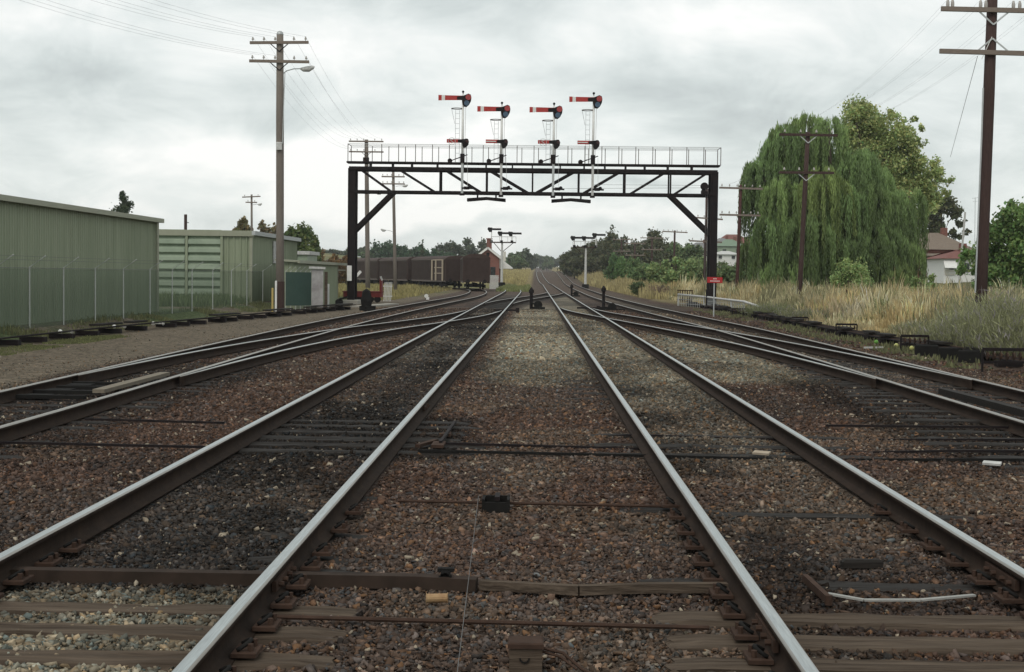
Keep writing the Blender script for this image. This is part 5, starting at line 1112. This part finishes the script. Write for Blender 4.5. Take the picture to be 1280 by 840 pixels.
# ------------------------------------------------------------------ houses
def house(px, Y, w, d, h, rise, mw, mr, label, rz=0, wins=((-.25, .45), (.25, .45)), zb=None, chim=True, verandah=False):
    X = at(px, 340, Y).x; z = tz(X, Y) if zb is None else zb; t = empty('house', (X, Y, z), rz, label, 'house', 'houses beyond the line')
    def lb_(mb, n, m, p): return mb.build(n, m, p, world=False)
    lb_(MB().box((0, 0, h/2-.5), (w, d, h+1)), 'wall', mw, t)
    rf = lb_(MB()._add([(-w/2-.4, -d/2-.4, h), (w/2+.4, -d/2-.4, h), (w/2+.4, d/2+.4, h), (-w/2-.4, d/2+.4, h), (-w/2+d*.35, 0, h+rise), (w/2-d*.35, 0, h+rise)], [(0, 1, 5, 4), (1, 2, 5), (2, 3, 4, 5), (3, 0, 4), (3, 2, 1, 0)]), 'roof', mr, t)
    if chim: lb_(MB().box((w*.2, 0, h+rise*.9), (.6, .6, 1.4)), 'chimney', M_BRICK, rf)
    for fx, fz in wins:
        wd = lb_(MB().box((w*fx, -d/2-.02, h*fz+.3), (w*.13, .06, h*.42)), 'window', M_WIN, t); lb_(MB().box((w*fx, -d/2-.05, h*fz+.3-h*.24), (w*.16, .12, .08)), 'sill', M_WHITE, wd)
    if verandah:
        lb_(MB().box((-w*.1, -d/2-.9, h*.82), (w*.5, 1.8, .1), rx=.15), 'verandah_roof', mr, t)
        for x in (-w*.32, w*.12): lb_(MB().box((x, -d/2-1.6, h*.38), (.12, .12, h*.8)), 'verandah_post', M_WHITE, t)
    return t
h1_ = house(1163, 150, 6.4, 7, 3.0, 1.8, M_BRICK, M_ROOFB, 'low cottage with a brown tiled roof and verandah right of the willow', zb=ht(1160, 349, 150), verandah=True)
h2_ = house(1193, 140, 3.7, 6, 2.1, .9, M_WHITE, M_ROOFR, 'white-walled cottage with a red roof and slanting awning behind the dry grass', zb=ht(1190, 351, 140), wins=((-.3, .45), (.08, .45)))
MB().box((-1.35, -3.4, 1.55), (1.2, .9, .06), rx=.9).build('awning', M_WHITE, h2_, world=False)
MB().box((-1.3, -3.06, .8), (.9, .06, .5)).build('door', M_CREAM, h2_, world=False)
house(901, 330, 6, 7, 3.2, 1.6, M_SHED2, M_ROOFG, 'grey-roofed house on the far hill right of the gantry leg', zb=ht(901, 324, 330))
house(915, 350, 8, 7, 3.4, 2.2, M_BRICK, M_ROOFR, 'red-roofed house highest on the far hill', zb=ht(915, 322, 350))
house(911, 300, 5.5, 6, 2.8, 1.5, M_SHED2, M_ROOFGR, 'small pale green house in front on the far hill', zb=ht(911, 325, 300))
house(906, 280, 5, 5, 1.5, .7, M_WHITE, M_WHITED, 'low white building at the foot of the far hill', zb=ht(906, 328, 280), chim=False)
house(874, 300, 5, 5, 2.6, 1.2, M_CREAM, M_ROOFG, 'cream house half hidden in trees left of the gantry leg', zb=ht(874, 326, 300))
# white leaning mast and antenna
a = at(1198, 353, 120); b_ = at(1206.5, 265, 120); t = empty('pale_pole', (a.x, 120, a.z-1), 0, 'slender pale leaning pole in front of the white cottage', 'pole')
MB().tube([a-Vector((0, 0, 1.2)), b_], [.11, .08], 8).build('pole', M_WHITED, t); MB().bar(at(1200, 291, 120), at(1208, 291, 120), .06).build('step', M_GALV, t)
a = at(1219, 300, 160); t = empty('tv_antenna', (a.x, 160, a.z-2), 0, 'thin television antenna mast above the cottages', 'antenna')
MB().tube([a-Vector((0, 0, 3)), at(1219, 247, 160)], .03).build('mast', M_GALV, t); MB().bar(at(1215, 248, 160), at(1223, 247, 160), .04).bar(at(1216, 252, 160), at(1222, 251.5, 160), .03).build('aerial', M_GALV, t)
q = at(1108, 392, 52); t = empty('hanging_pulley', (q.x, 52, .2), 0, 'rusty leaning wire tripod with a weight in the dry grass', 'wire stand')
tp = at(1127, 375, 52); bt = at(1118, 396, 52); MB().tube([tp, at(1120, 396, 52)], .016).tube([tp, at(1126, 396, 52)], .014).tube([at(1120, 396, 52), at(1117, 404, 52)-Vector((0, 0, .4))], .016).build('stake', M_RUST, t); MB().box(at(1122, 396, 52), (.26, .12, .12)).build('weight', M_BLACK, t)
q = gnd(1057, 398); solo(MB().tube([(q.x, q.y, -.1), (q.x, q.y, .9), (q.x+.03, q.y, 1.25)], [.08, .07, .03], 7), 'rotten_post', M_RUST, (q.x, q.y, 0), 'short rotten brown stump post standing in the dry grass', 'post')

# ------------------------------------------------------------------ grass
def grass(name, x, y, h, c, label, w=.012, lean=.22, seedhead=0.0):
    n = len(x); z = terrain(x, y); a = RNG.uniform(0, 2*math.pi, n); l = RNG.normal(0, lean, n)*h; dx = np.cos(a)*l; dy = np.sin(a)*l
    f = RNG.uniform(0, math.pi, n); ux = np.cos(f)*w*np.ones(n); uy = np.sin(f)*w*np.ones(n)*.5
    def pt(sx, hh, k): return np.stack([x+sx*ux+dx*k, y+sx*uy+dy*k, z+h*hh-.02], -1)
    V = np.stack([pt(-1, 0, 0), pt(1, 0, 0), pt(.9, .55, .35), pt(-.9, .55, .35), pt(1.6 if seedhead else .4, .88, .8), pt(-1.6 if seedhead else -.4, .88, .8), pt(0, 1, 1.1), pt(0, 1, 1.1)+.002], 1)
    b = (np.arange(n)*8)[:, None, None]; Fq = np.array([[0, 1, 2, 3], [3, 2, 4, 5], [5, 4, 6, 7]])[None]+b
    C = np.repeat(c, 8, 0).reshape(n, 8, 3)
    if seedhead: C[:, 4:] = C[:, 4:]*1.25
    o = mesh_np(name, V.reshape(-1, 3), Fq.reshape(-1, 4), M_GRASS, colors=np.clip(C.reshape(-1, 3), 0, .7)); tag(o, label=label, cat='grass', kind='stuff'); return o
def gcol(n, x, y, mixg=.5):
    base = np.array([.37, .30, .155]); gr = np.array([.135, .15, .075]); lav = np.array([.23, .22, .20]); t = fbm(x*.45, y*.25, 55); t2 = fbm(x*.7, y*.4, 66)
    c = base[None]*np.ones((n, 1)); c = mixc(c, gr, sst(.50, .66, t)*mixg); c = mixc(c, lav, sst(.52, .66, t2)*.5*sst(60, 35, y)); return c*RNG.lognormal(0, .24, n)[:, None]
def tufts(name, nc, per, cx, cy, hbase, label, colf, w=.010, spread=.16, seedhead=1):
    n = nc*per; i = np.repeat(np.arange(nc), per); hc = hbase*RNG.lognormal(0, .22, nc); rx = RNG.normal(0, 1, n); ry = RNG.normal(0, 1, n); x = cx[i]+rx*spread; y = cy[i]+ry*spread
    h = hc[i]*RNG.uniform(.55, 1.12, n)*np.exp(-.12*(rx*rx+ry*ry)); h = np.maximum(h, .08); c = colf(cx, cy, nc)[i]*RNG.lognormal(0, .20, n)[:, None]
    wind = RNG.normal(0, .08, nc)[i]; lx = (rx*.10+wind+RNG.normal(0, .07, n))*h; ly = (ry*.10+RNG.normal(0, .07, n))*h; z = terrain(x, y); f = RNG.uniform(0, math.pi, n)
    ww = w*RNG.uniform(.6, 1.5, n)*(1+.010*np.clip(y-30, 0, 200)); ux = np.cos(f)*ww; uy = np.sin(f)*ww*.5
    def pt(sx, hh, k, kk=1): return np.stack([x+sx*ux+lx*k, y+sx*uy+ly*k, z+h*hh-.03], -1)
    V = np.stack([pt(-1, 0, 0), pt(1, 0, 0), pt(.8, .5, .3), pt(-.8, .5, .3), pt(1.5 if seedhead else .4, .85, .75), pt(-1.5 if seedhead else -.4, .85, .75), pt(.1, 1, 1.15), pt(-.1, 1, 1.15)], 1)
    Fq = np.array([[0, 1, 2, 3], [3, 2, 4, 5], [5, 4, 6, 7]])[None]+(np.arange(n)*8)[:, None, None]; C = np.repeat(c, 8, 0).reshape(n, 8, 3)
    if seedhead: C[:, 4:] = C[:, 4:]*1.2
    o = mesh_np(name, V.reshape(-1, 3), Fq.reshape(-1, 4), M_GRASS, colors=np.clip(C.reshape(-1, 3), 0, .7)); tag(o, label=label, cat='grass', kind='stuff'); return o
def colmain(x, y, n):
    t = fbm(x*.45, y*.22, 55); t2 = fbm(x*.6, y*.3, 66); c = np.array([.46, .40, .245])[None]*np.ones((n, 1)); c = mixc(c, np.array([.40, .305, .15]), sst(.45, .6, fbm(x*.9, y*.5, 99)))
    c = mixc(c, np.array([.15, .155, .085]), sst(.50, .62, t)*.75); c = mixc(c, np.array([.24, .225, .215]), sst(.50, .62, t2)*.6*sst(75, 45, y)); k = RNG.random(n) < .13; c[k] = np.array([.13, .15, .065]); return c*RNG.lognormal(0, .25, n)[:, None]
nc = 7500; cy = 23+RNG.random(nc)**1.5*108; e = 10.6+.3*np.sin(cy*.9)+.25*RNG.normal(size=nc); cx = e+RNG.random(nc)**1.3*(3.5+cy*.13)
hb = .86*(.35+.75*sst(.2, 1.6, cx-e))*(.6+.8*fbm(cx*.5, cy*.28, 81)); tufts('dry_grass', nc, 26, cx, cy, hb, 'tall dry straw-coloured grass along the right side of the line', colmain, w=.0065, spread=.2)
n = 9000; y = RNG.uniform(26, 75, n); x = 8.1+RNG.random(n)*2.6; k = fbm(x*1.2, y*.8, 90) > .52; x = x[k]; y = y[k]; n = len(x)
grass('low_weeds', x, y, RNG.uniform(.05, .16, n), np.array([.135, .14, .07])*RNG.lognormal(0, .25, n)[:, None], 'low green weeds at the foot of the rodding on the right', w=.02)
# grey-green weed clumps
WC = 'grey-green weed clumps in the dry grass'
def weed(px, ytop, Y, w, lb, c=(.25, .26, .14), n=5200):
    X = at(px, 380, Y).x; z = tz(X, Y); h = ht(px, ytop, Y)-z; t = empty('weed_clump', (X, Y, z), 0, lb, 'weed clump', WC)
    a = RNG.uniform(0, 2*math.pi, n); r = RNG.random(n)**.6; hh_ = h*RNG.uniform(.35, 1.0, n)**.8*(1-.35*r**2); tt = RNG.random(n)**.8
    lean = .55*w*r; P = np.stack([X+np.cos(a)*(r*w*.25+lean*tt), Y+np.sin(a)*(r*w*.25+lean*tt), z+hh_*tt], -1)+RNG.normal(0, .03, (n, 3))
    C = np.array(c)*RNG.lognormal(0, .22, n)[:, None]; lav = RNG.random(n) < .14; C[lav] = np.array([.32, .29, .31])*RNG.uniform(.7, 1.2, (lav.sum(), 1))
    u = np.stack([np.cos(a)*.35, np.sin(a)*.35, np.ones(n)], -1)+RNG.normal(0, .5, (n, 3)); u /= np.linalg.norm(u, axis=1)[:, None]; w_ = RNG.normal(size=(n, 3)); w_ -= (w_*u).sum(1)[:, None]*u; w_ /= np.linalg.norm(w_, axis=1)[:, None]
    u *= RNG.uniform(.06, .16, (n, 1)); w_ *= RNG.uniform(.004, .011, (n, 1)); V = np.stack([P-u, P+w_, P+u, P-w_], 1)-np.array([X, Y, z])
    mesh_np('foliage', V.reshape(-1, 3), np.arange(n*4).reshape(n, 4), M_LEAF, t, colors=np.repeat(C, 4, 0))
weed(1262, 348, 31, 1.7, 'tallest grey-green weed clump, at the right edge beyond the nearest pulley frame', n=9000)
weed(1238, 362, 34, 1.7, 'broad weed clump right of the nearest pole', n=8000)
weed(1212, 382, 36, 1.5, 'lavender-tinged weed clump at the foot of the nearest pole', n=6000)
weed(1188, 398, 37, 1.3, 'low weed clump left of the nearest pole', n=5000)
weed(1150, 400, 42, 1.2, 'small weed clump above the second pulley frame', n=3500)
weed(960, 376, 63, 1.8, 'green weed clump just right of the white pipe end', c=(.18, .20, .10), n=4000)
weed(1010, 382, 56, 1.6, 'dull green weed clump in front of the willow pole', c=(.19, .20, .11), n=3500)
weed(1280, 385, 30, 1.4, 'weed clump cut by the right edge behind the pulley frame', n=5000)
# left grass
def strip(name, n, xf, y0_, y1_, h, c, label, w=.015, thr=0, seed=5):
    y = RNG.uniform(y0_, y1_, n); x = xf(y, RNG.random(n)); k = fbm(x*.8, y*.5, seed) > thr; x = x[k]; y = y[k]; m = len(x)
    return grass(name, x, y, RNG.uniform(h*.4, h, m)*(.25+1.3*fbm(x*1.1, y*.7, seed+3)**1.4), np.array(c)*RNG.lognormal(0, .25, m)[:, None], label, w=w)
strip('verge_grass', 9000, lambda y, r: -13.3+r*1.4, 30, 68, .22, (.15, .155, .075), 'short green and dry grass along the foot of the green fence', .016, .5)
strip('shed_weeds', 5000, lambda y, r: -17.8+r*4.2, 60, 68.8, .6, (.12, .155, .075), 'rank green weeds growing before the roller doors', .02, .3)
strip('patch_grass', 7000, lambda y, r: -11.6+r*1.1, 27, 37.5, .07, (.13, .14, .06), 'low green grass patch left of the outer left track', .014, .42, 8)
strip('siding_grass', 16000, lambda y, r: -9.2-r*(4+(y-95)*.16), 92, 170, .5, (.27, .235, .10), 'straw and green grass in front of the brown vans', .03, .45, 12)
strip('cutting_grass', 26000, lambda y, r: -1.6-r*(.6+(y-186)*.07), 187, 420, .9, (.36, .31, .15), 'pale grass bank left of the distant main line', .05, .3, 14)
strip('trackend_grass', 9000, lambda y, r: -.7-r*3.4, 148, 192, .5, (.20, .22, .09), 'green and straw grass where the left main track ends before the bracket signal', .04, .3, 19)
strip('bank_grass', 26000, lambda y, r: 8.6+r*(5+(y-110)*.03), 110, 330, 1.1, (.33, .28, .14), 'pale grass bank below the dark trees on the right', .05, .25, 15)
print('grass ok')

# ------------------------------------------------------------------ light and sky
W = bpy.data.worlds.new('World'); sc.world = W; W.use_nodes = True; nt = W.node_tree; N = nt.nodes; L = nt.links; N.clear()
out = N.new('ShaderNodeOutputWorld'); sky = N.new('ShaderNodeTexSky'); sky.sky_type = 'NISHITA'; sky.sun_disc = False; EL, AZ = R(48), R(200)
sky.sun_elevation = EL; sky.sun_rotation = AZ
bg1 = N.new('ShaderNodeBackground'); bg1.inputs[1].default_value = .10; L.new(sky.outputs[0], bg1.inputs[0])
tc = N.new('ShaderNodeTexCoord'); sx = N.new('ShaderNodeSeparateXYZ'); L.new(tc.outputs['Generated'], sx.inputs[0])
def M(op, a, b=None, c=None, clamp=False):
    n = N.new('ShaderNodeMath'); n.operation = op; n.use_clamp = clamp
    for i, v in enumerate((a, b, c)):
        if v is None: continue
        if isinstance(v, (int, float)): n.inputs[i].default_value = v
        else: L.new(v, n.inputs[i])
    return n.outputs[0]
zc = M('ADD', M('MAXIMUM', sx.outputs[2], 0), .45)
cx = N.new('ShaderNodeCombineXYZ'); L.new(M('DIVIDE', sx.outputs[0], zc), cx.inputs[0]); L.new(M('DIVIDE', sx.outputs[1], zc), cx.inputs[1]); cx.inputs[2].default_value = 3.7
def noise(scale, det, rough, vec, dist=0):
    n = N.new('ShaderNodeTexNoise'); n.inputs['Scale'].default_value = scale; n.inputs['Detail'].default_value = det; n.inputs['Roughness'].default_value = rough; n.inputs['Distortion'].default_value = dist; L.new(vec, n.inputs['Vector']); return n.outputs[0]
n1 = noise(1.7, 8, .55, cx.outputs[0], .5); n2 = noise(5.5, 8, .62, cx.outputs[0], .6)
tot = M('ADD', M('MULTIPLY', n1, .66), M('MULTIPLY', n2, .34))
# a few large known clouds: bright (+) and dark (-)
def blob(px, py, sxw, syw, amp):
    global tot
    d = ray(px, py).normalized(); az = math.atan2(d.x, d.y); el = math.asin(d.z)
    a = M('ARCTAN2', sx.outputs[0], sx.outputs[1]); e = M('ARCSINE', sx.outputs[2])
    w = M('MULTIPLY', M('SUBTRACT', noise(7, 3, .6, tc.outputs['Generated']), .5), .12)
    u = M('DIVIDE', M('SUBTRACT', M('ADD', a, w), az), sxw/F); v = M('DIVIDE', M('SUBTRACT', M('ADD', e, M('MULTIPLY', w, .6)), el), syw/F)
    g = M('EXPONENT', M('MULTIPLY', M('ADD', M('MULTIPLY', u, u), M('MULTIPLY', v, v)), -1)); tot = M('ADD', tot, M('MULTIPLY', g, amp))
blob(870, 40, 120, 40, .10); blob(720, 30, 60, 25, .05); blob(490, 172, 90, 16, .18); blob(620, 15, 120, 30, -.02); blob(440, 145, 200, 30, -.12); blob(120, 90, 170, 40, -.08)
blob(300, 190, 170, 35, .06); blob(780, 120, 130, 45, -.05); blob(420, 215, 90, 35, .12); blob(100, 230, 150, 50, .04); blob(640, 265, 300, 14, .10); blob(640, 285, 300, 12, -.05); blob(1150, 200, 150, 80, -.06); blob(770, 225, 120, 10, -.08); blob(330, 60, 180, 40, .05)
tot = M('ADD', M('MULTIPLY', M('SUBTRACT', tot, .5), 1.8), .555)
rp_ = N.new('ShaderNodeValToRGB'); cr = rp_.color_ramp; cr.elements[0].position = .22; cr.elements[0].color = (.44, .475, .475, 1); cr.elements[1].position = .76; cr.elements[1].color = (1, 1, .97, 1)
e2 = cr.elements.new(.44); e2.color = (.64, .69, .675, 1); e3 = cr.elements.new(.58); e3.color = (.80, .84, .82, 1)
L.new(tot, rp_.inputs[0])
bg2 = N.new('ShaderNodeBackground'); bg2.inputs[1].default_value = 1.0; L.new(rp_.outputs[0], bg2.inputs[0])
ms = N.new('ShaderNodeMixShader'); ms.inputs[0].default_value = .93; L.new(bg1.outputs[0], ms.inputs[1]); L.new(bg2.outputs[0], ms.inputs[2]); L.new(ms.outputs[0], out.inputs[0])
hz = MB().box((0, 1500, 16.5), (4000, 3200, 38)); HM = bpy.data.materials.new('haze air'); HM.use_nodes = True; hn = HM.node_tree; hn.nodes.remove(hn.nodes['Principled BSDF'])
pv = hn.nodes.new('ShaderNodeVolumePrincipled'); pv.inputs['Density'].default_value = .00020; pv.inputs['Color'].default_value = (.94, .975, 1, 1); hn.links.new(pv.outputs[0], hn.nodes['Material Output'].inputs['Volume'])
ho = hz.build('haze', HM); tag(ho, kind='stuff')
sd = bpy.data.lights.new('sun', 'SUN'); sd.energy = 1.1; sd.angle = R(25); sd.color = (1, .93, .84); so = bpy.data.objects.new('sun', sd); col.objects.link(so)
dirv = Vector((math.sin(AZ)*math.cos(EL), math.cos(AZ)*math.cos(EL), math.sin(EL)))
so.rotation_euler = (-dirv).to_track_quat('-Z', 'Y').to_euler(); so.location = (0, -10, 40)
sc.view_settings.view_transform = 'Standard'; sc.view_settings.look = 'None'; sc.view_settings.exposure = .12; sc.view_settings.gamma = 1
sc.render.filter_size = 1.5
sc.cycles.max_bounces = 6; sc.cycles.transparent_max_bounces = 12
